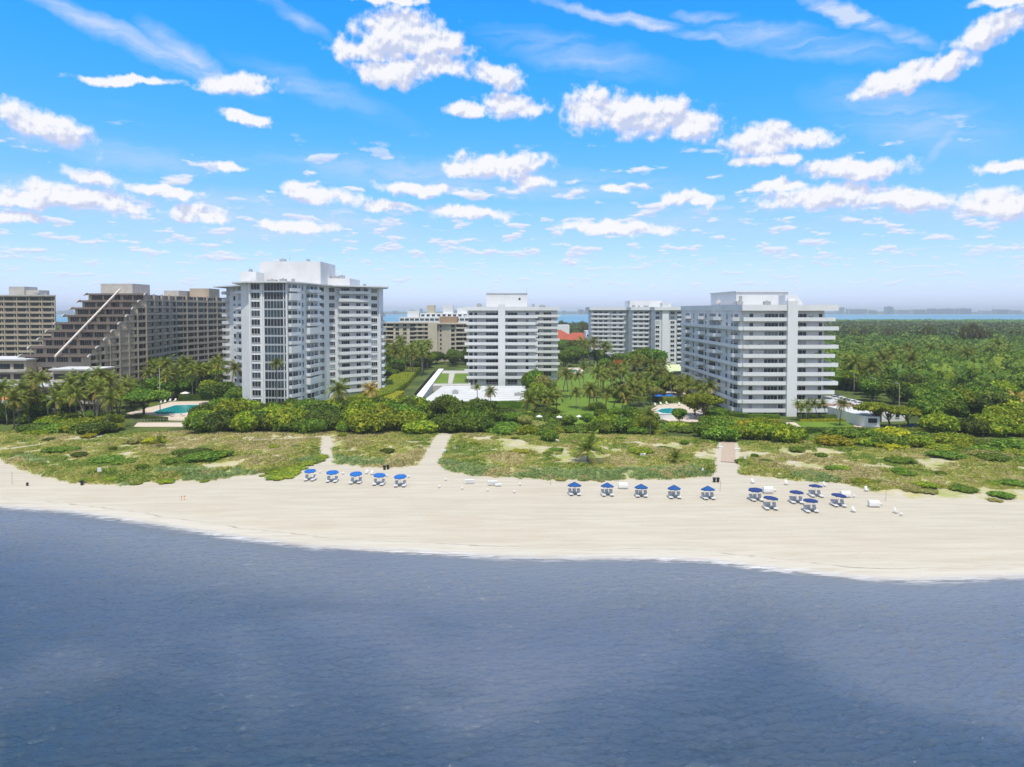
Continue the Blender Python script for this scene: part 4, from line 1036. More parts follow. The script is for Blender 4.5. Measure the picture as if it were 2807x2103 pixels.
# ===== A: brown block at the frame edge
A_ = Bld('apartment_block', 'brown concrete block of flat dark bays at the edge of the picture, beyond the terraces', 'apartment building', (-250, 360))
A_.body('wall', [(-290, 347), (-234, 350), (-254, 376), (-290, 375)], GZ, 43.0, BEIGE)
A_.body('roof', [(-291, 345.6), (-232.5, 348.6), (-253, 377), (-291, 376)], 43.0, 43.7, CONC)
grid_face(A_, (-290, 347), (-234, 350), 43.0, 14, 2.85, GZ + 1, 6.2)
A_.box('lift_house', -262, -254, 356, 366, 43.7, 48.2, CONC); A_.box('lift_house', -254, -247, 357, 365, 43.7, 46.4, CONC)
A_.box('roof_unit', -246, -244.5, 352, 354, 43.7, 45.0, GREYM); A_.box('roof_unit', -241, -239.8, 352, 354, 43.7, 44.9, GREYM)
A_.finish(100)
KEEPOUT.append([(-294, 342), (-224, 345), (-224, 380), (-294, 380)])

# ===== D: cream mid-rise behind the palms
Dd = Bld('apartment_block', 'cream eight storey block with dark loggias, between the two white buildings', 'apartment building', (-60, 480))
Dd.body('wall', [(-96, 492), (-57.5, 490), (-57.5, 472), (-50, 466), (-42, 462), (-26, 462), (-26, 505), (-96, 510)], GZ, 26.4, CREAM)
Dd.body('roof', [(-97, 490.5), (-58, 488.5), (-58, 471), (-50.5, 464.5), (-42.3, 460.5), (-25, 460.5), (-25, 506), (-97, 511)], 26.4, 27.2, CREAM, CONC)
f = Dd.fac((-96, 492), (-57.5, 490))
for k in range(8):
    z = 23.6 - 3.0 * k
    for j in range(7):
        if j in (0, 1, 4, 6): f.win(j * 5.5 + .6, j * 5.5 + 4.9, z + .9, 1.6, 3, GLD, BEIGED)
        else: f.win(j * 5.5 + 1.2, j * 5.5 + 3.6, z + .9, 1.5, 2, GLD, BEIGED)
    f.balc(0, 10.6, z, 1.4, .85, m=CREAM); f.balc(26.5, f.L, z, 1.4, .85, m=CREAM)
f = Dd.fac((-42, 462), (-26, 462))
for k in range(8):
    z = 23.6 - 3.0 * k; f.balc(4, 11.5, z, 1.6, .85, m=CREAM); f.win(.8, 3.2, z + .9, 1.5, 2, GLD, BEIGED); f.win(4.4, 8.6, z + .6, 1.9, 3, GLD, BEIGED); f.win(9.2, 11.2, z + .6, 1.9, 1, GLD, BEIGED); f.win(12.2, 15.5, z + .6, 1.9, 2, GLD, BEIGED); f.balc(11.9, 16, z, 1.2, .85, m=CREAM)
f = Dd.fac((-57.5, 472), (-50, 466))
for k in range(8): f.win(2, 4.6, 24.4 - 3.0 * k, 1.3, 2, GLB, BEIGED)
f = Dd.fac((-50, 466), (-42, 462))
for k in range(8): f.win(1, 2.2, 24.4 - 3.0 * k, 1.1, 1, GLD, BEIGED)
Dd.box('lift_house', -50, -38, 470, 482, 27.2, 31.5, mat('tan_stucco', (0.36, 0.25, 0.16), .85, .2, .08, .2))
Dd.box('stair_tower', -57.4, -51, 465, 468, GZ, 27.6, CREAM); Dd.finish(100)
KEEPOUT.append([(-99, 458), (-22, 458), (-22, 512), (-99, 512)])
W2 = Bld('apartment_block', 'white flat roofed block rising behind the cream block', 'apartment building', (-60, 640))
W2.body('wall', [(-104, 628), (-38, 628), (-38, 655), (-104, 655)], GZ, 29.4, WREC, ROOFW)
W2.box('upper_storey', -85, -39, 632, 652, 29.4, 33.0, WSTUC); W2.box('lift_house', -79, -72, 634, 644, 33.0, 40.5, CREAM)
W2.box('lift_house', -64, -55, 634, 644, 33.0, 40.3, WSTUC); W2.box('lift_house', -51, -42, 636, 646, 33.0, 38.2, WSTUC); W2.box('roof_screen', -97, -86, 633, 640, 29.4, 35.4, WHITE)
f = W2.fac((-104, 628), (-38, 628))
for j in range(14): f.win(1 + j * 4.6, 4.6 + j * 4.6, 26.4, 1.9, 2, GLB, WBAL); f.win(1 + j * 4.6, 4.6 + j * 4.6, 22.6, 1.9, 2, GLB, WBAL)
f = W2.fac((-85, 632), (-39, 632))
for j in range(9): f.win(1 + j * 4.9, 4.0 + j * 4.9, 30.2, 1.9, 2, GLD, WBAL)
W2.finish()

# ===== red roofed house
F_ = Bld('villa', 'cream villa with broad hipped red tile roofs among dark trees', 'house', (50, 560))
xa, xb = xat(1512, 552), xat(1628, 552)
F_.body('wall', [(xa + 1.5, 554), (xb - 1.5, 554), (xb - 1.5, 575), (xa + 1.5, 575)], GZ, 11.6, CREAM)
def hip(bl, x0, x1, y0, y1, z0, z1, ins=None):
    ins = ins or (y1 - y0) / 2; ym = (y0 + y1) / 2; b = MB()
    b.poly([(x0,y0,0),(x1,y0,0),(x1,y1,0),(x0,y1,0),(x0+ins,ym,z1-z0),(x1-ins,ym,z1-z0)], [(0,1,5,4),(1,2,5),(2,3,4,5),(3,0,4),(3,2,1,0)])
    b.v = [(p[0] - bl.b[0], p[1] - bl.b[1], p[2] + z0 - GZ) for p in b.v]; b.build('roof', REDT, bl.root)
hip(F_, xa, xa + 17, 552, 570, 11.6, 15.6, 8); hip(F_, xa + 9, xb + .5, 553, 577, 11.6, 17.4, 9); hip(F_, xa - 1, xa + 19, 580, 600, 14, 19, 9)
F_.body('wall', [(xa, 581), (xa + 18, 581), (xa + 18, 599), (xa, 599)], GZ, 14, CREAM)
F_.body('wall', [(xat(1518, 640), 640), (xat(1561, 640), 640), (xat(1561, 640), 655), (xat(1518, 640), 655)], GZ, 22, WSTUC)
f = F_.fac((xa + 1.5, 554), (xb - 1.5, 554))
for j in range(8): f.win(1 + j * 4, 3.2 + j * 4, 8.6, 1.8, 2, GLD, WBAL)
F_.finish()
W3 = Bld('house', 'low white flat roofed house beside the grey balcony block', 'house', (60, 545))
W3.body('wall', [(xat(1606, 545), 545), (xat(1632, 545), 545), (xat(1632, 545), 560), (xat(1606, 545), 560)], GZ, 19.5, WSTUC, ROOFW)
f = W3.fac((xat(1606, 545), 545), (xat(1632, 545), 545))
for k in range(4): f.win(1, 3.5, 4 + k * 3.6, 1.7, 2, GLD); f.win(4.4, 6.8, 4 + k * 3.6, 1.7, 2, GLD)
W3.finish()

# ===== deck in front of E with trench and lawn squares
DZ = 3.6
dk = Bld('parking_deck', 'broad white deck roof with a sloping parapet in front of the middle balcony block', 'parking deck', (-15, 275))
P0 = [at(1149, 1106, DZ), at(1462, 1096, DZ), at(1443, 1058, DZ), at(1214, 1058, DZ)]
dk.body('roof_deck', P0, GZ, DZ, CONC, ROOFW)
q0, q1 = at(1149, 1106, DZ), at(1214, 1016, DZ)
def strip(p, q, w0, z0, z1, m, nm, bl, side=-1):
    L = math.hypot(q[0] - p[0], q[1] - p[1]); nx, ny = -(q[1] - p[1]) / L * w0 * -side, (q[0] - p[0]) / L * w0 * -side
    return bl.body(nm, [p, q, (q[0] + nx, q[1] + ny), (p[0] + nx, p[1] + ny)], z0, z1, m)
b = MB()
for i in range(1, 9):
    t_ = i / 9; p_ = [P0[0][j] + (P0[3][j] - P0[0][j]) * t_ for j in (0, 1)]; q_ = [P0[1][j] + (P0[2][j] - P0[1][j]) * t_ for j in (0, 1)]
    b.box(p_[0] + .3, q_[0] - .3, p_[1] - .07, p_[1] + .07, DZ + .004, DZ + .05)
b.v = [(p[0] - dk.b[0], p[1] - dk.b[1], p[2] - GZ) for p in b.v]; b.build('roof_seams', CONC, dk.root)
for i, (u_, v_) in enumerate(((1240, 1080), (1330, 1075), (1410, 1085), (1290, 1066))): x_, y_ = at(u_, v_, DZ); unit(dk, x_, y_, DZ + .004, i)
strip(at(1150, 1107, DZ), at(1216, 1016, DZ), 2.6, GZ, DZ + 1.0, WSTUC, 'ramp_wall', dk, side=-1)
b = MB(); pa, pb_ = at(1216, 1057, DZ), at(1440, 1057, DZ); n = 40
for i in range(n + 1):
    x = pa[0] + (pb_[0] - pa[0]) * i / n; b.box(x - .03, x + .03, pa[1] - .03, pa[1] + .03, DZ, DZ + 1.1)
b.box(pa[0], pb_[0], pa[1] - .04, pa[1] + .04, DZ + 1.1, DZ + 1.17); b.v = [(p[0] - dk.b[0], p[1] - dk.b[1], p[2] - GZ) for p in b.v]
b.build('railing', GREYM, dk.root)
lz = DZ
for i, (pl_, nm) in enumerate((([(1187,1052),(1228,1052),(1231,1024),(1204,1024)], 'left'), ([(1240,1052),(1284,1052),(1283,1024),(1247,1024)], 'right'))):
    pw = [at(u, v, lz) for u, v in pl_]; bb_ = MB(); bb_.prism([(p[0] - dk.b[0], p[1] - dk.b[1]) for p in pw], 0, lz - GZ + .08, 0, 1); bb_.build('roof_lawn', [CONC, LAWN], dk.root)
dk.body('plinth', [at(1178, 1057, DZ), at(1290, 1057, DZ), at(1290, 1016, DZ), at(1214, 1016, DZ)], GZ, lz - .05, CONC)
for i, px_ in enumerate((1152, 1172, 1182)):
    x, y = at(px_, 1112, GZ); 
b = MB(); x, y = at(1165, 1107, DZ); b.box(0, 12, -7, -1, 0, 2.3); b.build('stair_head', WSTUC, dk.root, dk.rel(x - 6, y - 1, GZ)); 
b = MB(); b.box(0, 9, -3, 0, 0, .3); b.build('canopy', WHITE, dk.root, dk.rel(x - 3, y - 10, 2.6))
dk.root.name = 'parking_deck'
KEEPOUT.append([(p[0], p[1]) for p in (at(1115, 1114, GZ), at(1478, 1112, GZ), at(1470, 1050, GZ), at(1300, 1008, GZ), at(1190, 1008, GZ))])
TR = mat('near_black_trench', (0.020, 0.018, 0.016), .95, .05, .2, .5)  # near-black colour for a flat sheet just above the ground
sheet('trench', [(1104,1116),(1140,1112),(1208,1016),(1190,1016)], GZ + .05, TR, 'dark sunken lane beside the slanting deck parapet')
KEEPOUT.append([at(u, v, GZ) for u, v in [(1098,1118),(1146,1114),(1214,1012),(1186,1012)]])

# ===== white garage and car park at the far side of H
J = Bld('garage_building', 'low white garage building with a dark door and a ramp, in front of the woods', 'garage', (118, 212))
z1 = 4.3
J.body('wall', [at(2369, 1172, GZ), at(2412, 1173, GZ), (at(2412, 1173, GZ)[0], 225.5), (at(2369, 1172, GZ)[0] - 1, 225.5)], GZ, z1, WSTUC, ROOFW)
J.body('wall', [(at(2412, 1173, GZ)[0] - .01, 212), (at(2545, 1173, GZ)[0], 214), (at(2545, 1173, GZ)[0], 224), (at(2412, 1173, GZ)[0] - .01, 225)], GZ, 3.9, WSTUC, ROOFW)
xg = at(2369, 1172, GZ); f = J.fac((at(2369, 1172, GZ)), (at(2412, 1173, GZ)))
f.win(1.0, 3.6, GZ + 1.4, 1.4, 1, DARKM)
f = J.fac((at(2412, 1173, GZ)[0], 212), (at(2545, 1173, GZ)[0], 214))
b = MB(); b.box(3.5, 6.5, -.05, -.01, 0, 2.7); b.box(3.3, 6.7, -.15, -.05, 2.7, 2.9); f.part('garage_door', b, DARKM, 0, GZ)
for t in (8.5, 11.2): f.win(t, t + 1.4, GZ + 1.2, 1.2, 1, GLB)
J.finish()
KEEPOUT.append([(103, 205), (128, 206), (129.5, 240), (129.5, 265), (107, 265), (103, 240)])
# raised car park
cpz = 2.0
ck = Bld('car_park', 'raised reddish car park with a white kerb wall beside the balcony tower', 'car park', (118, 258))
cpl = [(108.2, 226), (127, 226), (127, 263), (108.2, 263)]
ck.body('deck', cpl, GZ, cpz, WSTUC, mat('reddish_paving', (0.36, 0.235, 0.18), .9, .15, .1, .4))
def wallseg(p, q, z0, z1, th=.3):
    L = math.hypot(q[0] - p[0], q[1] - p[1]); nx, ny = -(q[1] - p[1]) / L * th, (q[0] - p[0]) / L * th
    ck.body('kerb_wall', [p, q, (q[0] + nx, q[1] + ny), (p[0] + nx, p[1] + ny)], z0, z1, WSTUC)
wallseg((127, 226), (127, 263), GZ, cpz + .8); wallseg((127, 263.01), (108.2, 263.01), GZ, cpz + .8)
ck.finish()
pass
# cars
def car_proto():
    o = thing('parked_car', 'c', 'car', (0, 0, 0))
    prof = [(-2.2, .35), (-2.25, .75), (-2.1, 1.0), (-1.35, 1.1), (-.75, 1.55), (.75, 1.58), (1.55, 1.12), (2.15, 1.02), (2.25, .7), (2.2, .35)]
    b = MB(); n = len(prof)
    V = []
    for y, ins in ((-.88, 0), (.88, 0)):
        for x, z in prof: V.append((x, y * (0.84 if z > 1.2 else 1.0), z))
    b.poly(V, [list(range(n)), list(range(n, 2 * n))[::-1]] + [(i, n + i, n + (i + 1) % n, (i + 1) % n) for i in range(n)])
    body = b.build('body', CARP[0], o)
    for s in (-1, 1):
        g = MB(); y = s * .83; g.poly([(-1.15, s * .885, 1.12), (1.38, s * .885, 1.14), (.7, s * .765, 1.5), (-.7, s * .765, 1.48)], [(0, 1, 2, 3)] if s < 0 else [(3, 2, 1, 0)]); g.build('side_window', GLD, o)
    g = MB(); g.poly([(-1.37, -.76, 1.13), (-1.37, .76, 1.13), (-.80, .66, 1.53), (-.80, -.66, 1.53)], [(0, 3, 2, 1)]); g.build('rear_window', GLD, o)
    g = MB(); g.poly([(1.58, -.76, 1.14), (1.58, .76, 1.14), (.82, .66, 1.56), (.82, -.66, 1.56)], [(0, 1, 2, 3)]); g.build('windscreen', GLD, o)
    for sx_ in (-1.4, 1.4):
        for s in (-1, 1):
            wl = MB(); wl.tube([(sx_, s * .72, .33), (sx_, s * .92, .33)], .33, 12); wl.build('wheel', DARKM, o)
    return o
CARP = [mat('white_car_paint', (.78, .78, .78), .3, .5, .02, 1), mat('silver_car_paint', (.45, .46, .47), .3, .5, .02, 1), mat('dark_car_paint', (.05, .05, .06), .3, .5, .02, 1)]
cars = [(2304,1098,.2,0,'white car parked highest up the row beside the balcony tower'),(2313,1101,.2,0,'white car second from the top of the parked row'),(2323,1104,.2,1,'silver car in the middle of the parked row'),(2334,1107.5,.2,0,'white car just behind the foremost parked one'),
        (2352,1112,.25,0,'white car parked nearest to the car park wall, seen from the side'),(2294,1092,1.2,2,'dark car half behind the balcony ends'),(2287,1096,1.2,1,'silver car almost hidden by the balcony ends')]
c0 = car_proto(); first = True
for u, v, rz, mi, lab in cars:
    x, y = at(u, v, cpz)
    if first: o = c0; first = False
    else:
        o = c0.copy(); COL.objects.link(o)
        for ch in list(c0.children):
            c = ch.copy(); COL.objects.link(c); c.parent = o
            if ch.name.startswith('body') and mi: c.data = ch.data.copy(); c.data.materials[0] = CARP[mi]
    o.location = (x, y, cpz + .005); o.rotation_euler = (0, 0, rz); tag(o, lab, 'car', 'cars parked on the raised car park')
# street lamps
for i, (u, v0, D, lab) in enumerate(((2345, 1108, 285, 'slender lamp post behind the parked cars'), (2404, 1128, 258, 'slender lamp post where the car park wall ends'), (2470, 1140, 240, 'slender lamp post in the near wood'))):
    x = xat(u, D); o = thing('street_lamp', lab, 'street lamp', (x, D, GZ), 0, 'lamp posts round the car park'); h_ = 9.0
    MB().tube([(0, 0, 0), (0, 0, h_)], [.12, .07], 8).build('pole', CONC, o)
    MB().tube([(0, 0, h_), (-1.0, 0, h_ + .25)], .05, 6).build('arm', CONC, o); MB().box(-1.7, -.9, -.15, .15, h_ + .2, h_ + .35).build('lamp_head', CONC, o)
# walls and small structures in the gardens
def simple(name, lab, cat, parts, x, y, z, rz=0, group=None):
    o = thing(name, lab, cat, (x, y, z), rz, group)
    for nm, b, m in parts: b.build(nm, m, o)
    return o
x, y = at(1794, 1150, GZ); simple('garden_wall', 'low white wall in front of the garden pool', 'wall', [('wall', MB().box(0, 6.2, 0, .4, 0, 1.7), WSTUC), ('coping', MB().box(-.1, 6.3, -.1, .5, 1.7, 1.85), WHITE)], x, y, GZ)
x, y = at(360, 1160, GZ)
b = MB()
for i in range(26): b.box(i * 1.0, i * 1.0 + .05, 0, .05, 0, 1.2)
b2 = MB().box(0, 25, 0, .05, 1.2, 1.27).box(0, 25, .005, .045, .1, .16)
simple('pool_fence', 'thin metal fence in front of the turquoise pool', 'fence', [('posts', b, GREYM), ('rail', b2, GREYM)], x, y, GZ)
PB = mat('blue_fabric', (0.018, 0.13, 0.45), .75, .2, .05, 1.5, obj=True)
PB2 = mat('royal_blue_fabric', (0.018, 0.085, 0.28), .75, .2, .05, 1.5, obj=True)
PB3 = mat('navy_blue_fabric', (0.022, 0.050, 0.18), .75, .2, .05, 1.5, obj=True)
PWH = mat('white_fabric', (0.80, 0.79, 0.76), .8, .2, .03, 1, obj=True)
def umbrella_parts(o, r_, zr, zt, m, tilt=0.0, pole=WHITE, seg=8):
    MB().tube([(0, 0, 0), (0, 0, zt - .03)], .025, 6).build('pole', pole, o)
    V = [(0, 0, zt)]; F = []
    for i in range(seg):
        a = 2 * math.pi * i / seg; a2 = a + math.pi / seg
        V.append((math.cos(a) * r_, math.sin(a) * r_, zr)); V.append((math.cos(a2) * r_ * .94, math.sin(a2) * r_ * .94, zr + .07))
    n = seg * 2
    V2 = [(p[0] * .995, p[1] * .995, p[2] - .025) for p in V]
    F = [(0, 1 + i, 1 + (i + 1) % n) for i in range(n)] + [(n + 1, n + 2 + (i + 1) % n, n + 2 + i) for i in range(n)]
    b = MB(); b.poly(V + V2, F)
    for i in range(n):
        p, q = V[1 + i], V[1 + (i + 1) % n]; b.poly([p, q, (q[0], q[1], q[2] - .16), (p[0], p[1], p[2] - .16)], [(0, 3, 2, 1)])
    c = b.build('canopy', m, o, (0, 0, 0)); 
    if tilt: c.rotation_euler = (tilt, 0, 0); c.location = (0, -math.sin(-tilt) * zt, zt * (1 - math.cos(tilt)))
    MB().tube([(0, 0, zt - .02), (0, 0, zt + .12)], [.03, .02], 6).build('finial', WHITE, o)
for u, v, m, lab in ((508, 1096, PWH, 'white umbrella behind the turquoise pool'), (668, 1102, PWH, 'white umbrella at the foot of the curved tower'), (1806, 1104, PB, 'blue umbrella behind the garden pool, of two the one nearer the lawn'), (1834, 1103, PB, 'blue umbrella behind the garden pool, of two the one nearer the tower')):
    x, y = at(u, v, GZ); o = thing('garden_umbrella', lab, 'umbrella', (x, y, GZ), 0, 'umbrellas round the pools'); umbrella_parts(o, 1.9, 2.6, 3.2, m)
for u, v, h_ in ((525, 1052, 20),):
    pass
# tall slim pole among the palms
x = xat(434, 228); simple('mast', 'tall slim pale mast among the palms behind the umbrella shaped tree', 'mast', [('pole', MB().tube([(0, 0, 0), (0, 0, 15.5)], [.16, .09], 8), CONC)], x, 228, GZ)
sheet('walkway', [(2158,1184),(2076,1176),(2100,1166),(2152,1158),(2180,1158),(2210,1182)], GZ + .05, PAVE, 'pale paving fan below the stair shaft')
sheet('walkway', [(2330,1155),(2345,1150),(2372,1178),(2352,1180)], GZ + .06, PAVE, 'pale ramp path beside the garage')
sheet('road', [(1690,1052),(1740,1030),(1850,1045),(1900,1100),(1850,1090),(1770,1060)], GZ + .04, PAVE, 'pale drive winding through the garden grove')
# ===== far skyline across the bay
SK = [(2292,2316,842,0),(2325,2380,847,1),(2430,2449,841,2),(2388,2404,850,1),(2455,2500,849,0),(2500,2540,848,1),(2548,2580,846.5,2),(2586,2618,846.5,2),(2627,2664,846,2),(2690,2720,851,0),(2728,2766,848,1),(2775,2800,850,0),(1075,1090,852,1),(1120,1136,849,0),(1150,1158,847,2),(1240,1262,850,1),(1540,1552,851,0),(1585,1600,848,1),(1603,1618,850,2),(158,176,851,0),(185,192,850,1)]
HAZEC = [mat('pale_far_wall', (.55, .55, .52), .8, .2, .1, .05), mat('cream_far_wall', (.50, .46, .40), .8, .2, .1, .05), mat('grey_far_wall', (.36, .38, .40), .8, .2, .1, .05)]
nm_ = ('slab shaped', 'low broad', 'tall narrow')
names = {}
for i, (u0, u1, v, k) in enumerate(SK):
    D = 5900.0; xl, xr = xat(u0, D), xat(u1, D); zt = zat(v, D); w_ = xr - xl
    side = 'beyond the woods' if u0 > 2200 else ('over the cream block' if 1000 < u0 < 1300 else ('over the red roof' if u0 > 1500 else 'beside the brown terraces'))
    names.setdefault(side, []).append(i); q = len(names[side])
    ordn = ('first', 'second', 'third', 'fourth', 'fifth', 'sixth', 'seventh', 'eighth', 'ninth', 'tenth', 'eleventh', 'twelfth')[q - 1]
    o = thing('distant_building', f'{ordn} hazy building from the left on the far shore {side}', 'building', (xl, D, 0), 0, 'hazy buildings on the mainland shore')
    b = MB(); b.box(0, w_, 0, 40, 0, zt); 
    if k == 2: b.box(w_ * .35, w_ * .6, 5, 25, zt, zt + 5)
    b.build('wall', HAZEC[k], o); g = MB(); nf_ = max(2, int(zt / 7))
    for j in range(nf_): g.box(w_ * .05, w_ * .95, -1.5, -.2, 3 + j * (zt - 4) / nf_, 3 + j * (zt - 4) / nf_ + 2.2)
    g.build('window_bands', GLB, o)
# ---- placing the plants (called after the buildings have set their keep-outs)
rr = random.Random(5)
def mound(kind, u, v, rad, h, zone, phrase, dune=True):
    if dune: x, y, z = bat(u, v)
    else: x, y = at(u, v, GZ); z = GZ
    return bush(kind, x, y, z - .15, rad, h, zone, phrase)
KP = {'grape': 'sea grape bush', 'mid': 'leafy green bush', 'dark': 'dark green bush', 'yellow': 'yellow green bush', 'pale': 'pale grey green bush'}
TP = {'mid': 'leafy green tree', 'dark': 'dense dark green tree', 'grape': 'bright green broad tree', 'yellow': 'yellow green tree', 'pale': 'grey green tree', 'pine': 'feathery dark pine', 'red': 'tree with red blossom'}
def thicket(poly_px, step, mix, h, zone, dune=False, z=GZ, rf=0.72):
    for x, y in scatter(poly_px, step, z):
        k = rr.choices(list(mix), list(mix.values()))[0]; zz = float(hz(x, y)) if dune else z
        q_ = rr.uniform(.72, 1.32); hh = h * rr.uniform(.55, 1.15) * (.35 + .65 * q_)
        bush(k, x, y, zz - .2, step * rf * q_, hh, zone, KP[k])
# belt of thickets behind the dunes
thicket([(495,1190),(545,1150),(620,1128),(880,1124),(1150,1128),(1172,1192)], 6.6, {'grape': 5, 'mid': 4, 'dark': 2}, 5.6, 'of the thicket before the curved tower')
thicket([(60,1200),(90,1160),(130,1150),(330,1158),(352,1178),(300,1192)], 6.0, {'grape': 5, 'mid': 3, 'dark': 1}, 3.4, 'of the thicket before the turquoise pool')
thicket([(-40,1160),(-40,1135),(90,1140),(120,1160)], 4.6, {'dark': 1, 'mid': 2}, 2.8, 'of the hedge row below the brown terraces')
thicket([(1195,1190),(1335,1194),(1340,1140),(1190,1142)], 6.2, {'dark': 3, 'mid': 4, 'grape': 1}, 6.2, 'of the clump at the wide path head')
thicket([(1342,1196),(1490,1200),(1600,1196),(1640,1176),(1470,1168),(1345,1168)], 5.6, {'mid': 4, 'grape': 3, 'dark': 1, 'pale': 1}, 2.6, 'of the belt before the garden lawn')
thicket([(1640,1196),(1762,1194),(1775,1166),(1650,1160)], 6.0, {'mid': 3, 'grape': 3}, 4.6, 'of the mound before the garden pool')
thicket([(1775,1186),(1900,1190),(1900,1168),(1790,1166)], 5.0, {'mid': 2, 'grape': 3}, 1.9, 'of the low row below the garden pool')
thicket([(1905,1206),(1985,1208),(1985,1170),(1910,1160)], 5.6, {'dark': 1, 'mid': 2}, 5.0, 'on the pool side of the arbour')
thicket([(2012,1222),(2178,1226),(2150,1186),(2100,1170),(2020,1172)], 6.2, {'grape': 6, 'yellow': 2}, 4.6, 'of the bright mound by the arbour')
thicket([(2258,1236),(2420,1238),(2640,1238),(2660,1205),(2500,1196),(2300,1200)], 5.8, {'grape': 5, 'mid': 3, 'yellow': 2}, 2.8, 'of the belt before the white garage')
thicket([(2640,1250),(2860,1290),(2860,1210),(2660,1205)], 6.4, {'grape': 3, 'mid': 3, 'pale': 1}, 2.4, 'of the belt beyond the garage')
# single mounds on the dune
for k, u, v, r_, h, ph in [('dark',520,1258,3.4,1.6,'dark green mound, upper one of the dark pair on the dune'),('mid',560,1262,4.2,2.0,'dense green mound in the middle of the dune beside the dark mound'),
    ('mid',600,1254,3.2,1.7,'green mound at the end of the dark dune clump'),('mid',480,1268,2.8,1.1,'low green bush in front of the dark dune clump'),('mid',500,1245,2.8,1.3,'green bush behind the dark dune clump'),('dark',545,1245,3.0,1.5,'dark bush behind the dense dune mound'),
    ('mid',160,1238,3.4,1.3,'green mound on the bare dune by the thin sand track'),('mid',195,1236,2.4,1.0,'small bush beside the mound by the thin sand track'),('pale',385,1212,3.6,2.2,'grey green shrub at the end of the sloping sand track'),('yellow',420,1216,2.8,1.8,'yellow green shrub beside the grey green dune shrub'),
    ('mid',290,1265,4.0,1.2,'broad low bush above the beach sign'),('mid',340,1270,3.0,1.0,'low bush beside the broad one above the beach sign'),('grape',240,1318,1.7,.7,'small green creeper patch at the dark bin'),
    ('grape',305,1316,1.8,.7,'green creeper patch on the sand next to the beach sign'),('grape',374,1326,1.3,.5,'tiny green clump alone on the sand'),('grape',458,1322,2.0,.8,'bright clump at the dune edge beside the tiny one'),
    ('grape',560,1320,1.0,.4,'small tuft at the foot of the dune'),('yellow',245,1200,2.0,1.3,'yellow shrub below the sea grape thicket'),('yellow',1430,1240,2.4,.9,'yellow green mat on the dry dune'),
    ('mid',1507,1212,2.6,3.4,'upright dark bush standing alone at the top of the dune'),('mid',1525,1235,2.0,.8,'low bush on the tawny dune'),('grape',1755,1240,3.4,1.1,'bright low mound beside the dune palm'),
    ('pale',1600,1316,1.2,.6,'pale tuft on the sand beside the umbrellas'),('pale',1537,1314,1.6,.7,'pale green tuft at the dune edge'),('pale',1648,1320,.8,.4,'smallest pale tuft on the beach'),
    ('mid',2035,1268,1.8,.9,'green shrub beside the brick path sign'),('pale',2222,1310,2.0,1.0,'round silvery shrub at the dune edge'),('pale',2140,1306,1.5,.6,'silvery shrub nearer the brick path'),('pale',2290,1318,1.3,.6,'small silvery shrub at the dune foot'),
    ('pale',2330,1322,1.2,.5,'tiniest silvery shrub at the dune foot'),('pale',2500,1345,2.0,.9,'pale round shrub at the dune corner'),('pale',2545,1348,1.9,.8,'twin pale round shrub at the dune corner'),('mid',2480,1300,2.4,.8,'green mat behind the pale shrubs'),
    ('mid',2470,1268,3.4,1.3,'broad green mound up on the tawny dune'),('mid',2600,1255,4.0,1.5,'green mound on the far dune'),('mid',2720,1262,3.6,1.6,'green mound near the end of the dune'),('mid',2640,1345,2.6,.9,'low green shrub at the dune foot'),
    ('mid',2745,1360,2.2,.8,'low shrub with sand round it at the dune foot'),('pale',2725,1372,1.4,.6,'pale shrub in front of the low one'),('mid',2785,1330,2.8,1.0,'wide green mat on the last dune'),('grape',2305,1285,2.0,.8,'lone green shrub on the tawny dune'),
    ('grape',720,1305,0.9,.4,'tiny tuft by the creeping green carpet')]:
    o = mound(k, u, v, r_, h, None, None); tag(o, ph, 'bush'); PLANTS.pop()
for i in range(46):
    u_ = 20 + i * 60.0 + rr.uniform(-20, 20); x_, y_ = at(u_, 1250, 1.5); yd_, yb_ = float(y_dune(x_)), float(y_bush(x_)); y_ = yd_ + rr.uniform(.18, .95) * (yb_ - yd_); x_ = xat(u_, y_)
    if float(pathdist(np.array([x_]), np.array([y_]))[0]) < 2.5: continue
    k_ = rr.choice(('mid', 'mid', 'dark', 'grape', 'pale')); bush(k_, x_, y_, float(hz(x_, y_)) - .12, rr.uniform(.9, 2.4), rr.uniform(.5, 1.2), 'scattered over the open dune', KP[k_])
# creeping green carpet next to the first umbrella
for i, (u, v) in enumerate([(780,1300),(800,1286),(825,1272),(850,1264),(760,1290),(770,1308),(872,1254)]):
    mound('grape', u, v, 3.2, 0.55, 'of the carpet by the first umbrella', 'low spreading green mat')
for i, (u, v, k, s) in enumerate(((600,1148,'dark',.72),(660,1142,'mid',.8),(735,1150,'dark',.7),(800,1140,'mid',.78),(868,1152,'grape',.7),(925,1143,'dark',.8),(985,1150,'mid',.72),(1050,1142,'mid',.85),(1120,1150,'dark',.9),(1215,1160,'dark',1.0),(1262,1166,'mid',.95),(1310,1158,'dark',1.0),(1400,1172,'mid',.6),(1440,1176,'pale',.55),(1560,1178,'mid',.55))):
    x, y = at(u, v, GZ); tree(k, x, y, GZ, s, 'rising from the long thicket', TP[k])
def P(i, u, v, h, zone, ph='coconut palm', cs=1.0, D=None, dune=False):
    if D is not None: x, y, z = xat(u, D), D, GZ
    elif dune: x, y, z = bat(u, v)
    else: (x, y), z = at(u, v, GZ), GZ
    return palm(i, x, y, z, h, zone, ph, cs)
def uniq(o, label): tag(o, label); PLANTS.pop(); return o
uniq(P(6, 1611, 1266, 3.0, '', cs=1.45, dune=True), 'bushy young palm standing alone on the tawny dune')
uniq(P(6, 1853, 1269, 1.3, '', cs=.75, dune=True), 'small yellow green palm seedling on the dune before the brick path')
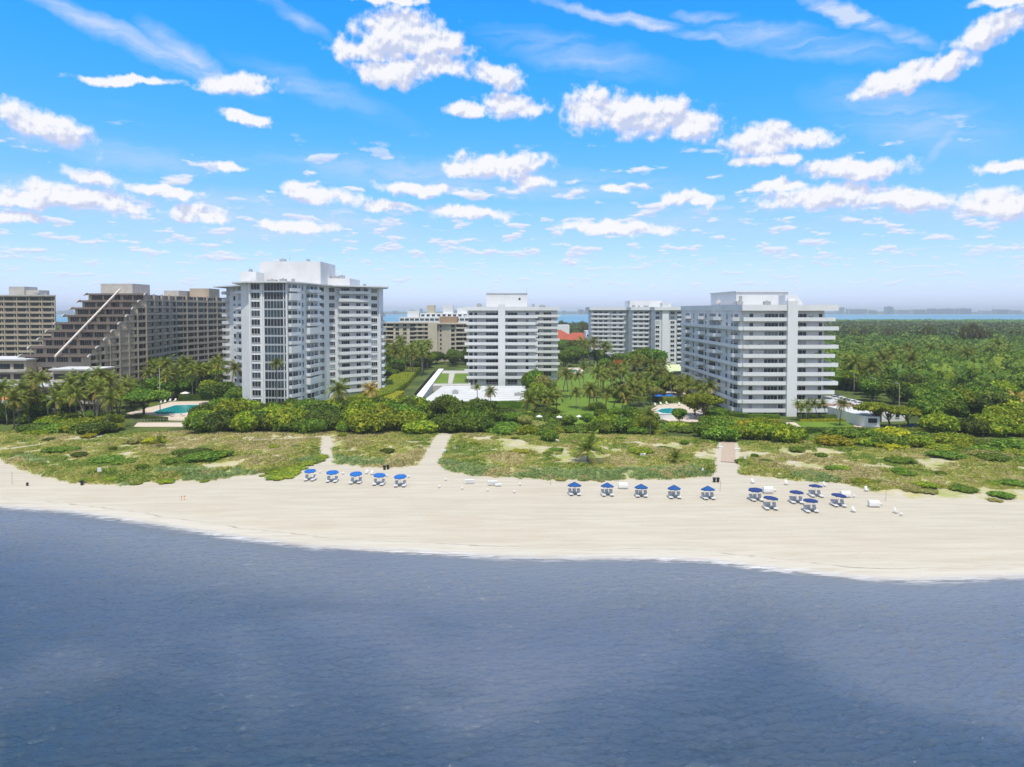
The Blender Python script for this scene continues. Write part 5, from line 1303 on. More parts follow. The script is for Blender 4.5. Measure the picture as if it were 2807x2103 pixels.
uniq(P(6, 437, 1226, 1.6, '', cs=.5, dune=True), 'little palm seedling among dune shrubs near the pool')
uniq(P(1, 755, 0, 17.5, '', cs=.95, D=222), 'tall thin palm in front of the glazed bay of the curved tower')
uniq(P(7, 932, 1138, 8.5, '', cs=1.5), 'big shaggy palm at the foot of the curved tower')
uniq(P(10, 1012, 1132, 8.0, '', cs=1.3), 'yellowing palm with a skirt of dry fronds beside the big shaggy palm')
uniq(P(8, 1309, 0, 8.2, '', cs=.95, D=236), 'thin fan palm standing in front of the white deck')
uniq(P(7, 1345, 0, 6.2, '', cs=.95, D=240), 'stout palm beside the thin one at the white deck')
uniq(P(0, 1950, 0, 9.5, '', cs=1.2, D=228), 'large palm leaning at the corner of the balcony tower')
uniq(P(2, 2307, 0, 6.6, '', cs=.95, D=206), 'palm on the lawn at the end of the balcony tower')
uniq(P(0, 1783, 1195, 5.8, '', cs=.95), 'slim palm at the sandy gap below the garden pool')
for u in (2190, 2215, 2245, 2270): P(3, u, 0, 5.2, 'planted under the balcony tower', 'slender palm', .75, D=216)
for u in (2200, 2222): P(8, u, 0, 3.6, 'planted under the balcony tower', 'slender palm', .7, D=213)
def PG(n, u0, u1, D0, D1, h0, h1, zone, kinds=(0,1,2,3,4,5), cs=(0.9, 1.25), ph='coconut palm'):
    k = 0; tries = 0
    while k < n and tries < n * 30:
        tries += 1; u = u0 + (u1 - u0) * ((k + rr.random()) / n); D = rr.uniform(D0, D1); x = xat(u, D)
        if any(inpoly(x, D, q) for q in KEEPOUT): continue
        palm(rr.choice(kinds), x, D, GZ, rr.uniform(h0, h1), zone, ph, 1.22 * rr.uniform(*cs)); k += 1
def TG(poly_world_px, step, mix, s, zone, z=GZ):
    for x, y in scatter(poly_world_px, step, z):
        k = rr.choices(list(mix), list(mix.values()))[0]; q = s * rr.uniform(.75, 1.2)
        tree(k, x, y, z, q, zone, TP[k], q * rr.uniform(.85, 1.1))
# between the brown terraces and the curved tower
PG(22, -10, 300, 198, 218, 8, 14.5, 'before the brown terraces')
TG([(-20,1168),(120,1166),(300,1146),(310,1130),(-20,1140)], 8.5, {'dark': 4, 'mid': 4}, .95, 'below the brown terraces')
thicket([(1305,1166),(1490,1166),(1500,1136),(1310,1136)], 6.0, {'mid': 4, 'grape': 2, 'dark': 2}, 3.2, 'between the white deck and the dune')
thicket([(1920,1150),(2030,1160),(2040,1146),(1960,1130)], 5.0, {'mid': 4, 'grape': 2}, 2.4, 'at the garden foot of the tower')
thicket([(1510,1160),(1560,1158),(1560,1146),(1512,1146)], 5.5, {'mid': 2, 'dark': 1}, 2.2, 'at the near lawn corner')
TG([(1050,1046),(1105,1034),(1150,1016),(1185,1006),(1185,992),(1050,998)], 8.0, {'mid': 4, 'dark': 3, 'grape': 2}, .85, 'above the slanting hedge')
thicket([(2185,1206),(2300,1208),(2300,1196),(2185,1193)], 4.2, {'pale': 3, 'mid': 2}, 1.2, 'below the long dark hedge')
PG(9, 235, 345, 212, 243, 8.5, 14, 'of the grove beside the brown terraces')
PG(20, 400, 640, 262, 300, 9.5, 14.5, 'of the grove beside the curved tower')
TG([(215,1130),(340,1132),(400,1106),(620,1094),(620,1040),(420,1048),(230,1068)], 9.5, {'dark': 5, 'mid': 3, 'grape': 1}, 1.1, 'of the grove below the brown block')
tree_l = [('flatdark',395,1143,1.7,'spreading umbrella shaped tree beside the turquoise pool'),('dark',610,1118,1.25,'broad dark tree behind the turquoise pool'),('dark',575,1108,1.0,'dark tree behind the turquoise pool, smaller than its neighbour'),('mid',650,1122,1.0,'leafy tree at the near corner of the curved tower'),
 ('flat',2395,1170,1.35,'flat topped sea almond tree, first by the lawn corner'),('flat',2440,1172,1.2,'flat topped sea almond tree in front of the dark garage door'),('flat',2492,1172,1.15,'flat topped sea almond tree with a slanting stem'),('mid',2545,1172,1.2,'leaning broad tree behind the blue barrel'),
 ('mid',2600,1172,1.15,'broad tree at the far end of the white garage'),('flat',1930,1150,1.5,'reddish green spreading tree beside the garden pool'),('mid',1862,1160,.62,'small round tree on the paving of the garden pool'),('grape',1905,1140,1.0,'bright tree between garden pool and balcony tower')]
for k, u, v, s, ph in tree_l:
    x, y = at(u, v, GZ); uniq(tree(k, x, y, GZ, s, '', ''), ph)
P(6, 700, 1112, 2.5, 'at the foot of the curved tower', 'short bushy palm', 1.0); P(6, 676, 1120, 2.0, 'at the foot of the curved tower', 'short bushy palm', .9)
for u, v in ((640,1060),): P(2, u, v, 10, 'of the grove beside the curved tower')
# right of the curved tower, around the trench and the deck
TG([(925,1078),(985,1068),(1035,1040),(1105,1020),(1105,1000),(1040,1002),(960,1040),(905,1070)], 8.5, {'dark': 4, 'mid': 3}, .95, 'between slanting hedge and curved tower')
TG([(1060,1010),(1200,1000),(1200,985),(1050,985)], 11, {'mid': 4, 'grape': 2, 'dark': 1}, 1.15, 'behind the two lawn squares')
TG([(1190,1004),(1290,1006),(1290,985),(1190,985)], 10, {'dark': 4, 'mid': 2}, 1.1, 'next to the middle block by the cream block')
PG(20, 1048, 1185, 350, 440, 11, 16, 'in front of the cream block', cs=(1.0, 1.35))
PG(4, 1180, 1235, 320, 350, 6, 8, 'on the lawn squares', (8, 9, 3), (.8, 1.0), 'small palm')
# the tall leafy group at the end of the deck
for u, D, s, k, q in ((1452,268,.75,'mid',1.9),(1470,262,.9,'mid',1.8),(1488,255,.85,'pale',1.7),(1505,258,.8,'mid',1.3),(1476,246,.8,'grape',1.5),(1498,240,.75,'mid',1.3),(1456,243,.6,'mid',1.5),(1518,250,.7,'pale',1.2)):
    tree(k, xat(u, D), D, GZ, s, 'of the clump at the deck end', 'high leafy tree', s * q)
PG(5, 1440, 1530, 226, 240, 4, 6, 'under the tall clump at the deck end', cs=(.95, 1.2))
# garden
PG(10, 1530, 1700, 262, 330, 7, 10.5, 'on the garden lawn', cs=(.8, 1.05))
PG(12, 1580, 1800, 228, 262, 5, 8, 'at the near lawn edge', cs=(.8, 1.1))
PG(17, 1630, 1830, 270, 350, 6.5, 10, 'of the middle garden grove', cs=(.85, 1.15))
PG(6, 1830, 1950, 238, 275, 6, 9, 'between the garden pool and the balcony tower', cs=(.9, 1.2))
PG(5, 1590, 1680, 395, 440, 12, 15, 'in front of the red roof', cs=(1.2, 1.6))
TG([(1560,1180),(1600,1140),(1660,1130),(1760,1150),(1770,1168),(1640,1172)], 9, {'mid': 3, 'pale': 1, 'dark': 1}, .6, 'near the mound by the lawn')
TG([(1680,1110),(1790,1108),(1870,1095),(1860,1040),(1760,1050),(1680,1070)], 9.5, {'mid': 4, 'pale': 2, 'dark': 2}, .78, 'of the grove near the balcony tower')
TG([(1520,1006),(1610,1006),(1680,1020),(1820,1020),(1830,990),(1700,975),(1520,980)], 12, {'mid': 5, 'dark': 2, 'grape': 2, 'red': 1}, 1.15, 'before the grey balcony block')
TG([(1515,980),(1640,980),(1640,955),(1515,955)], 14, {'dark': 4, 'mid': 2}, 1.35, 'around the red roofed house')
for u, D, s in ((1770,395,1.7),(1800,392,1.6),(1740,400,1.4)): tree('mid', xat(u, D), D, GZ, s, 'at the foot of the grey block', 'big dark leafy tree')
# woods beside the balcony tower, tree by tree near the camera
thicket([(2560,1196),(2860,1214),(2860,1180),(2620,1172),(2556,1172)], 7.0, {'mid': 4, 'grape': 3, 'dark': 1}, 5.2, 'in front of the near wood')
TG([(2408,1112),(2480,1120),(2560,1146),(2640,1168),(2740,1180),(2860,1196),(2860,1120),(2600,1096),(2420,1080),(2330,1070)], 9.0, {'mid': 6, 'grape': 3, 'dark': 3}, 1.1, 'of the wood behind the garage')
PG(9, 2300, 2420, 255, 330, 9, 13, 'in the wood beside the car park', cs=(1.3, 1.7), kinds=(0,3,5,7))
TG([(1045,1042),(1110,1022),(1180,1010),(1180,985),(1045,990)], 9.5, {'dark': 3, 'mid': 4, 'grape': 2}, 1.15, 'before the cream block')
PG(10, 2420, 2800, 300, 420, 11, 15, 'scattered through the wood', cs=(1.2, 1.6), kinds=(0,1,3,7))
uniq(P(10, 2790, 0, 7.0, '', cs=1.3, D=212), 'yellow fronded palm at the edge of the near wood')
uniq(P(10, 2300, 0, 9.0, '', cs=1.2, D=300), 'half dry palm beside the balcony ends')
for u, D, s in ((2545,640,1.5),(2560,660,1.3),(2650,560,1.6),(2670,575,1.7),(2690,560,1.5),(2712,580,1.3),(2440,700,1.2),(2370,690,1.3),(2335,720,1.1)):
    tree('pine', xat(u, D), D, GZ, s, 'above the wood before the bay', 'feathery dark pine', s * 1.05)
for u, D, s in ((1540,900,1.6),(1548,905,1.4),(1598,760,1.7),(1610,770,1.5),(1622,765,1.5)):
    tree('pine', xat(u, D), D, GZ, s, 'on the bay shore beyond the red roof', 'feathery dark pine')
# hedges
def hedge(pts, w_, h, mt, label, z=GZ, world=False):
    pl = pts if world else [at(u, v, z) for u, v in pts]; r = np.random.default_rng(len(pl) * 7 + int(abs(pl[0][0])))
    V, N = [], []; b = MB()
    for (ax, ay), (bx, by) in zip(pl[:-1], pl[1:]):
        L = math.hypot(bx - ax, by - ay); dx, dy = (bx - ax) / L, (by - ay) / L; nx, ny = -dy, dx
        n = int(L * (w_ + 2 * h) * 16); s = r.uniform(0, L, n); q = r.uniform(0, w_ + 2 * h, n)
        off = np.where(q < h, -w_ / 2, np.where(q < h + w_, q - h - w_ / 2, w_ / 2)); zz = np.where(q < h, q, np.where(q < h + w_, h, w_ + 2 * h - q))
        V.append(np.stack([ax + dx * s + nx * off, ay + dy * s + ny * off, z + zz], 1) + r.normal(size=(n, 3)) * .07)
        nn = np.where((q < h)[:, None], [-nx, -ny, .3], np.where((q < h + w_)[:, None], [0, 0, 1], [nx, ny, .3])); N.append(nn + .6 * r.normal(size=(n, 3)))
        hw = w_ / 2 - .06; c_ = [(ax + nx * hw, ay + ny * hw), (ax - nx * hw, ay - ny * hw), (bx - nx * hw, by - ny * hw), (bx + nx * hw, by + ny * hw)]
        b.prism(c_, z - .2, z + h - .06)
    V = np.concatenate(V); N = np.concatenate(N); N /= np.linalg.norm(N, axis=1)[:, None]
    q = quads(V, N, 0.17, r); F = np.arange(len(q)).reshape(-1, 4)
    cx, cy = pl[0]
    o = thing('hedge', label, 'hedge', (cx, cy, z))
    link('foliage', npmesh('hedge_foliage', q - np.array([cx, cy, z]), F, [LEAF[mt]]), o)
    b.v = [(p[0] - cx, p[1] - cy, p[2] - z) for p in b.v]; b.build('inner_branches', LEAF[mt], o)
hedge([(985,1108),(1040,1092),(1084,1062),(1112,1034),(1132,1014)], 10.5, 2.6, 'grape', 'long slanting bright green hedge between curved tower and trench')
hedge([(1020,1128),(1062,1108),(1092,1085)], 5.0, 2.0, 'yellow', 'yellow green hedge in front of the slanting green one')
hedge([(1995,1138),(2050,1146),(2136,1148)], 1.6, 1.3, 'mid', 'clipped hedge under the balcony tower on its pool side')
hedge([(2190,1148),(2290,1148)], 1.4, 1.3, 'mid', 'clipped hedge under the balcony tower, upper of two')
hedge([(2192,1156),(2322,1155)], 1.2, .8, 'yellow', 'low yellow green hedge bordering the lawn')
hedge([(2050,1156),(2140,1157)], 1.2, .8, 'yellow', 'low yellow green hedge before the stair tower')
hedge([(2140,1186),(2260,1188),(2360,1187),(2460,1188),(2560,1186)], 2.4, 1.5, 'dark', 'long dark hedge between lawn and dune')
hedge([(xat(1300, 242), 242), (xat(1466, 242), 242)], 2.2, 2.6, 'mid', 'clipped hedge under the edge of the white deck', world=True)
hedge([(1700,1097),(1800,1100),(1870,1098)], 2.0, 1.4, 'grape', 'hedge behind the garden pool')
hedge([(1795,1166),(1860,1170),(1930,1168)], 1.8, 1.2, 'dark', 'dark hedge in front of the garden pool')
hedge([(372,1146),(402,1150),(455,1155)], 1.8, 1.2, 'dark', 'low dark hedge at the near side of the turquoise pool')
hedge([(490,1098),(600,1093)], 3.0, 2.2, 'dark', 'dark hedge behind the turquoise pool')

# ---- dune grass: nobody could count it
def dune_grass():
    r = np.random.default_rng(77); n = 190000
    u = r.uniform(-150, 150, n); y = r.uniform(130, 222, n); x = u * y / 165
    yd = y_dune(x); d = y - yd + 2.0 * vnoise(x, y, 7, 21, 3) + 0.7 * vnoise(x, y, 1.6, 22, 2)
    pd = pathdist(x, y); yb = y_bush(x)
    open_ = vnoise(x, y, 6.5, 51, 4) + 0.30 * vnoise(x, y, 30, 52, 2)      # bare patches
    mid = sstep(8, 16, y - yd) * (1 - sstep(-3, 4, y - yb + 6))
    keep = (d > 0) & (pd > 0.4) & (y < yb + 9) & (open_ > -0.66 + 0.36 * mid) & (vnoise(x, y, 1.8, 55, 3) > -0.32) & (r.uniform(size=n) < 0.25 + 0.45 * np.clip(d, 0, 2))
    x, y, d, yb = x[keep], y[keep], d[keep], yb[keep]; z = hz(x, y)
    e = 1 - sstep(0, 7, d); k = 9; m = len(x)
    front = (vnoise(x, y, 18, 61, 2) > -0.05) & (d < 9)
    hgt = (0.20 + 0.38 * (vnoise(x, y, 4.5, 63, 2) * .5 + .5) + 0.16 * e) * r.uniform(.7, 1.3, m)
    a = r.uniform(0, 6.28, (m, k)); ln = r.uniform(.5, 1.5, (m, k)) * hgt[:, None]
    bx = x[:, None] + r.normal(0, .24, (m, k)); by = y[:, None] + r.normal(0, .24, (m, k)); bz = np.repeat(z[:, None], k, 1) - .03
    w_ = 0.048; ca, sa = np.cos(a), np.sin(a); hh = hgt[:, None] * r.uniform(.5, 1.2, (m, k))
    p = [np.stack(q, -1) for q in ((bx - sa * w_, by + ca * w_, bz), (bx + sa * w_, by - ca * w_, bz),
         (bx + sa * w_ * .8 + ca * ln * .5, by - ca * w_ * .8 + sa * ln * .5, bz + hh * .8), (bx + ca * ln, by + sa * ln, bz + hh))]
    V = np.stack(p, 2).reshape(-1, 3); F = np.arange(len(V)).reshape(-1, 4)
    # green succulent cover near the sand, straw-coloured grass inland, olive between
    s = vnoise(x, y, 12, 81, 4) + 0.5 * vnoise(x, y, 2.5, 83, 2)
    mi = np.where(front & (s > -.2), 2, np.where(s > 0.22, 1, np.where(s < -0.16, 3, 0)))
    me = npmesh('dune_grass', V, F, [leafmat('olive_grass', (.34, .34, .075), (.43, .42, .11), (.56, .53, .21), .5, .3, False), leafmat('green_grass', (.17, .25, .04), (.26, .33, .06), (.42, .42, .12), .5, .3, False),
        leafmat('blue_green_grass', (.22, .31, .11), (.30, .38, .14), (.44, .47, .22), .5, .3, False), leafmat('straw_grass', (.52, .43, .22), (.44, .37, .17), (.60, .53, .30), .5, .3, False)], np.repeat(mi, k))
    tag(link('dune_grass', me), 'olive and straw coloured grass covering the dunes', 'grass', kind='stuff')
dune_grass()
# ---- distant woods: a mass of crowns
def woods(name, test, D0, D1, step, mt, label, seed, hmin=6, hmax=10):
    r = np.random.default_rng(seed); Vs, Ns, S_ = [], [], []; bV, bF = [], []; o = 0
    y = D0
    while y < D1:
        st2 = step * (0.75 + y / 1400); xs_ = np.arange(-y * .82, y * .82, st2)
        for x in xs_:
            a, b2 = x + r.uniform(-.4, .4) * st2, y + r.uniform(-.4, .4) * st2
            if not test(a, b2): continue
            h = r.uniform(hmin, hmax); rad = st2 * r.uniform(.5, .78); n = int(max(26, 120 - y * .07)) if y > 640 else int(420 - 0.42 * y)
            d = r.normal(size=(n, 3)); d[:, 2] = np.abs(d[:, 2]); d /= np.linalg.norm(d, axis=1)[:, None]
            d2 = d * (1 + .12 * r.normal(size=n))[:, None]
            Vs.append(np.array([a, b2, GZ + h * .45]) + d2 * np.array([rad, rad, h * .55])); N = d + .5 * r.normal(size=d.shape); Ns.append(N / np.linalg.norm(N, axis=1)[:, None]); S_.append(np.full(n, rad * .24 + .12 if y > 640 else .30 + .0011 * y))
            bv, bf = ball((a, b2, GZ + h * .42), (rad * .9, rad * .9, h * .5), 9, 6); bv = bv + r.normal(size=bv.shape) * .07 * rad; bV.append(bv); bF.append(bf + o); o += len(bv)
        y += st2 * .85
    P_ = np.concatenate(Vs); q = quads(P_, np.concatenate(Ns), np.concatenate(S_), r); bV = np.concatenate(bV); bF = np.concatenate(bF)
    me = npmesh(name, np.concatenate([q, bV]), np.concatenate([np.arange(len(q)).reshape(-1, 4), bF + len(q)]), [LEAF[mt]])
    tag(link(name, me), label, 'woods', kind='stuff'); return len(P_)
def w1(x, y): return (x / y > 0.44 and y < 1560 + 120 * math.sin(x * .01) and (x / y > .46 or y > 520)) or (x / y < 0.44 and -0.80 < x / y and 520 < y < 1420 and not (-0.21 < x / y < 0.17 and y < 800) and not (.05 < x / y < .30 and y < 560))
def w0(x, y): return x / y > .46
woods('middle_woods', w0, 302, 430, 12.0, 'mid', 'rounded green woods between the palms and the far woods', 15, 7, 14)
woods('deep_woods', w0, 430, 640, 13.5, 'dark', 'rounded woods before the bay point, darkened for cloud shade', 16, 8, 14)  # dark leaf colour stands in for a cloud shadow over these woods
woods('distant_woods', lambda x, y: w1(x, y) and (x / y < .44 or y > 640), 470, 1580, 11, 'dark', 'deep green woods stretching away to the bay', 5)
def w2(x, y): return x > 640 + (y - 1560) * .28 and y < 2100 and x / y > 0.47
woods('mangrove_point', w2, 1590, 2120, 11, 'mid', 'low green mangrove point reaching into the bay', 6, 4, 6)
# ------------------------------------------------------------------ things on the beach
LW = mat('lounger_white', (0.74, 0.735, 0.71), .5, .4, .04, 3, obj=True)
LS = mat('lounger_sling', (0.66, 0.65, 0.62), .8, .2, .06, 8, obj=True)
BROWN = mat('tan_board', (0.35, 0.22, 0.13), .8, .2, .1, 2, obj=True)
def slabq(b, p0, p1, w, t_, mi=0):       # thin board from p0 to p1 (in y,z), width along x
    dy, dz = p1[0] - p0[0], p1[1] - p0[1]; L = math.hypot(dy, dz); ny, nz = -dz / L * t_, dy / L * t_
    b.poly([(-w/2,p0[0],p0[1]),(w/2,p0[0],p0[1]),(w/2,p1[0],p1[1]),(-w/2,p1[0],p1[1]),(-w/2,p0[0]+ny,p0[1]+nz),(w/2,p0[0]+ny,p0[1]+nz),(w/2,p1[0]+ny,p1[1]+nz),(-w/2,p1[0]+ny,p1[1]+nz)],
           [(0,3,2,1),(4,5,6,7),(0,1,5,4),(1,2,6,5),(2,3,7,6),(3,0,4,7)], mi)
def lounger_proto():
    o = thing('sun_lounger', 'x', 'sun lounger', (0, 0, 0))
    b = MB(); slabq(b, (-1.0, .34), (.25, .36), .62, .05); b.build('seat', LS, o)
    b = MB(); slabq(b, (.25, .36), (.72, 1.02), .62, .05); b.build('backrest', LS, o)
    b = MB()
    for s in (-1, 1): b.box(s * .34 - .03, s * .34 + .03, -1.03, .85, .28, .345)
    b.box(-.34, .34, -1.06, -1.0, .28, .345); b.box(-.34, .34, .80, .86, .28, .345); b.build('frame', LW, o)
    for s in (-1, 1):
        for y in (-.85, .68): MB().box(s * .34 - .035, s * .34 + .035, y, y + .07, 0, .28).build('leg', LW, o)
    return o
def table_proto():
    o = thing('side_table', 'x', 'side table', (0, 0, 0))
    MB().tube([(0, 0, .42), (0, 0, .46)], .27, 14).build('table_top', LW, o)
    for i in range(3):
        a = i * 2.1; MB().tube([(math.cos(a) * .17, math.sin(a) * .17, .42), (math.cos(a) * .22, math.sin(a) * .22, 0)], .025, 5).build('leg', LW, o)
    return o
def copy_thing(src, loc, rz, lab, group):
    c = src.copy(); COL.objects.link(c); c.location = loc; c.rotation_euler = (0, 0, rz); tag(c, lab, None, group)
    for ch in list(src.children): d = ch.copy(); COL.objects.link(d); d.parent = c
    return c
L0, T0 = lounger_proto(), table_proto(); Lused = Tused = False
def put_l(x, y, z, rz, lab, g):
    global Lused
    if Lused: return copy_thing(L0, (x, y, z), rz, lab, g)
    Lused = True; L0.location = (x, y, z); L0.rotation_euler = (0, 0, rz); tag(L0, lab, None, g); return L0
def put_t(x, y, z, lab, g):
    global Tused
    if Tused: return copy_thing(T0, (x, y, z), 0, lab, g)
    Tused = True; T0.location = (x, y, z); tag(T0, lab, None, g); return T0
ORD = ['first', 'second', 'third', 'fourth', 'fifth', 'sixth']
GR = [('left', [(851,1316),(911,1320),(976,1324),(1039,1328),(1098,1332)], PB, 1.25, 1.88, 2.22, 'light blue beach umbrella', 'the light blue row beside the narrow sand path'),
      ('mid', [(1574.5,1355),(1664,1357),(1757.5,1360.5),(1848,1363.5),(1940.8,1366.5)], PB2, 1.28, 1.72, 2.42, 'pointed royal blue beach umbrella', 'the pointed umbrella row before the brick path'),
      ('right', [(2072,1371),(2110,1394),(2182,1377.5),(2234,1360),(2220.5,1401.5),(2296,1386)], PB3, 1.28, 1.92, 2.28, 'flat navy blue beach umbrella', 'the scattered navy umbrella group')]
RW = ['nearest the brick path', 'second by the brick path, closer to the water', 'in the middle of the group', 'farthest up the beach', 'closest to the water', 'at the end away from the brick path']
for gi, (gn, pts_, m, rad, zr, zt, nm, gph) in enumerate(GR):
    for i, (u, v) in enumerate(pts_):
        x, y, z = bat(u, v)
        if gi < 2: lab = f'{nm}, {ORD[i]} from the left in ' + ('the row by the narrow path' if gi == 0 else 'the pointed row'); wh = f'{ORD[i]} umbrella of ' + ('the light blue row' if gi == 0 else 'the pointed royal blue row')
        else: lab = f'{nm} {RW[i]}'; wh = 'navy umbrella ' + RW[i]
        o = thing('beach_umbrella', lab, 'beach umbrella', (x, y, z - .02), brng.uniform(0, .5), 'blue beach umbrellas standing on the sand')
        umbrella_parts(o, rad * brng.uniform(.96, 1.04), zr, zt, m, R(7) if gi == 0 else (R(-4) if gi == 1 else R(3) * brng.choice((1, -1))))
        o.rotation_euler = (R(brng.uniform(-2, 2)), R(brng.uniform(-3, 3) + (3 if gi == 2 and i > 0 else 0)), 0)
        for s in (-1, 1):
            xx, yy = x + s * .78, y - .25 + brng.uniform(-.12, .12)
            put_l(xx, yy, float(hz(xx, yy)), R(brng.uniform(-7, 7)) - s * .08, ('left lounger under the ' if s < 0 else 'right lounger under the ') + wh, 'grey and white sun loungers under the umbrellas')
        put_t(x + brng.uniform(-.1, .1), y + (.1 if gi else .5), float(hz(x, y)) , 'white round table under the ' + wh, 'white side tables on the beach')
        if gi: # towel bin between the loungers
            b = MB().box(-.3, .3, 0, .42, 0, .82); simple('towel_box', 'white box under the ' + wh, 'box', [('body', b, LW), ('lid', MB().box(-.33, .33, -.03, .45, .82, .88), LW)], x + .02, y + .55, float(hz(x, y + .55)) - .02, 0, 'white boxes under the umbrellas')
# loose tables
for u, v, ph in ((877,1297,'first loose white table from the left, behind the light blue row'),(940,1301,'second loose white table behind the light blue row'),(1060,1307,'third loose white table behind the light blue row'),(1120,1310,'loose white table past the last light blue umbrella'),
    (1222,1318,'loose white table below the wide sand path'),(1204,1338,'loose white table nearest the water below the wide path'),(1267,1342,'loose white table below the small lounger stack'),(1337,1347,'loose white table below the double lounger stack'),
    (1409.6,1352,'lone white table between the two umbrella rows'),(1425.6,1331,'dark small stool up the sand between the umbrella rows'),(2124,1348,'loose table beside the stack behind the first navy umbrella'),(2341,1364,'loose table past the stack behind the last navy umbrella'),
    (2415,1386,'loose table at the end of the covered lounger stack'),(2471,1414,'last loose table by the white chair on open sand')):
    x, y, z = bat(u, v); put_t(x, y, z, ph, 'white side tables on the beach')
# loose chairs
def chair_at(u, v, rz, lab):
    x, y, z = bat(u, v); o = thing('beach_chair', lab, 'beach chair', (x, y, z), rz, 'white upright chairs on the sand')
    MB().box(-.28, .28, -.25, .25, .38, .44).build('seat', LW, o); b = MB(); slabq(b, (.22, .40), (.40, 1.0), .56, .05); b.build('backrest', LW, o)
    for s in (-1, 1):
        MB().box(s * .3 - .03, s * .3 + .03, -.22, .3, .58, .63).build('armrest', LW, o)
        for yy in (-.22, .18): MB().box(s * .26 - .025, s * .26 + .025, yy, yy + .05, 0, .60).build('leg', LW, o)
for u, v, rz, lab in ((2064,1326,.2,'white chair at the dune edge by the brick path mouth'),(2156,1330,.1,'white chair alone behind the navy umbrellas'),(2262,1335,.6,'white chair beside the umbrella farthest up the beach'),(2376,1348,.1,'white chair at the dune edge past the last navy umbrella'),
    (2341,1405,.3,'white chair nearest the water past the last navy umbrella'),(2457,1408,.5,'white chair on open sand near the last loose table'),(1004,1300,-.4,'white reclined chair behind the third light blue umbrella'),(1019,1302,-.4,'white reclined chair, outer of the pair behind the light blue row')): chair_at(u, v, rz, lab)
def stack(u, v, n, w_, rz, lab, wrap=False):
    x, y, z = bat(u, v)
    for i in range(n):
        o = thing('sun_lounger', f'{("lowest", "second", "third", "fourth", "topmost")[i if i < n - 1 else 4]} lounger of the {lab}', 'sun lounger', (x, y, z + i * .19), rz, 'white sun loungers in stacks')
        MB().box(-w_ / 2, w_ / 2, -.3, .3, .20, .27).build('seat', LW, o)
        MB().box(-w_ / 2, w_ / 2, -.34, -.305, .12, .27).box(-w_ / 2, w_ / 2, .305, .34, .12, .27).build('frame', LW, o)
        for sx_ in (-w_ / 2 + .06, w_ / 2 - .12): MB().box(sx_, sx_ + .06, -.30, -.24, 0, .195).build('leg', LW, o)
    if wrap:
        b = MB(); pr = [(-.40, .0), (-.42, .55), (-.28, .85), (0, .95), (.28, .85), (.42, .55), (.40, .0)]; n_ = len(pr)
        V = [(-w_ / 2 * 1.02, p[0], p[1] + n * .1) for p in pr] + [(w_ / 2 * .8, p[0], p[1] + n * .1) for p in pr]
        b.poly(V, [(i, i + 1, n_ + i + 1, n_ + i) for i in range(n_ - 1)] + [list(range(n_))[::-1], list(range(n_, 2 * n_))]); tag(b.build('cover_sheet', PWH, None, (x, y, z), rz), 'pale cover sheet wrapped over the ' + lab, 'cover')
stack(1287,1326,4,1.9,.05,'small stack below the wide sand path'); stack(1350,1330,4,1.9,.1,'double stack near the middle of the beach'); stack(1366,1333,2,1.3,.1,'low end of the double stack mid beach')
stack(1709,1340,3,1.9,-.03,'covered stack inside the pointed umbrella row',True); stack(2106,1353,4,1.9,.0,'stack behind the first navy umbrella',True); stack(2318,1364,3,1.9,.1,'stack behind the last navy umbrella',True); stack(2396,1390,3,1.9,-.05,'covered stack on open sand past the navy umbrellas',True)
# bins
DK = mat('black_plastic', (0.02, 0.022, 0.02), .5, .4, .1, 3, obj=True)
def bin_(u, v, lab, g, m=None, s=1.0):
    x, y, z = bat(u, v); o = thing('litter_bin', lab, 'litter bin', (x, y, z), 0, g); o.scale = (s, s, s)
    MB().tube([(0, 0, 0), (0, 0, .85)], [.26, .33], 12).build('body', m or DK, o); MB().tube([(0, 0, .85), (0, 0, .93)], [.36, .34], 12).build('lid', m or DK, o)
bin_(1054,1288,'black bin at the dune foot behind the light blue row, nearer the row','black litter bins in pairs'); bin_(1063.5,1286.5,'black bin of the pair behind the light blue row, nearer the wide path','black litter bins in pairs')
bin_(1958,1322,'black bin beside the brick path mouth, outer of the pair','black litter bins in pairs'); bin_(1968,1322,'black bin beside the brick path mouth, inner of the pair','black litter bins in pairs')
bin_(225,1330,'dark grey bin at the creeper patch on the far beach',None); bin_(75,1332,'small dark litter post bin near the frame edge',None,None,.7)
x, y = at(2499, 1173, GZ); o = thing('barrel', 'bright blue barrel in front of the garage', 'barrel', (x, y, GZ)); MB().tube([(0,0,0),(0,0,.3),(0,0,.9),(0,0,1.2)],[.45,.55,.55,.45],12).build('body', PB, o); MB().tube([(0,0,1.2),(0,0,1.28)],.38,12).build('lid', PB, o)
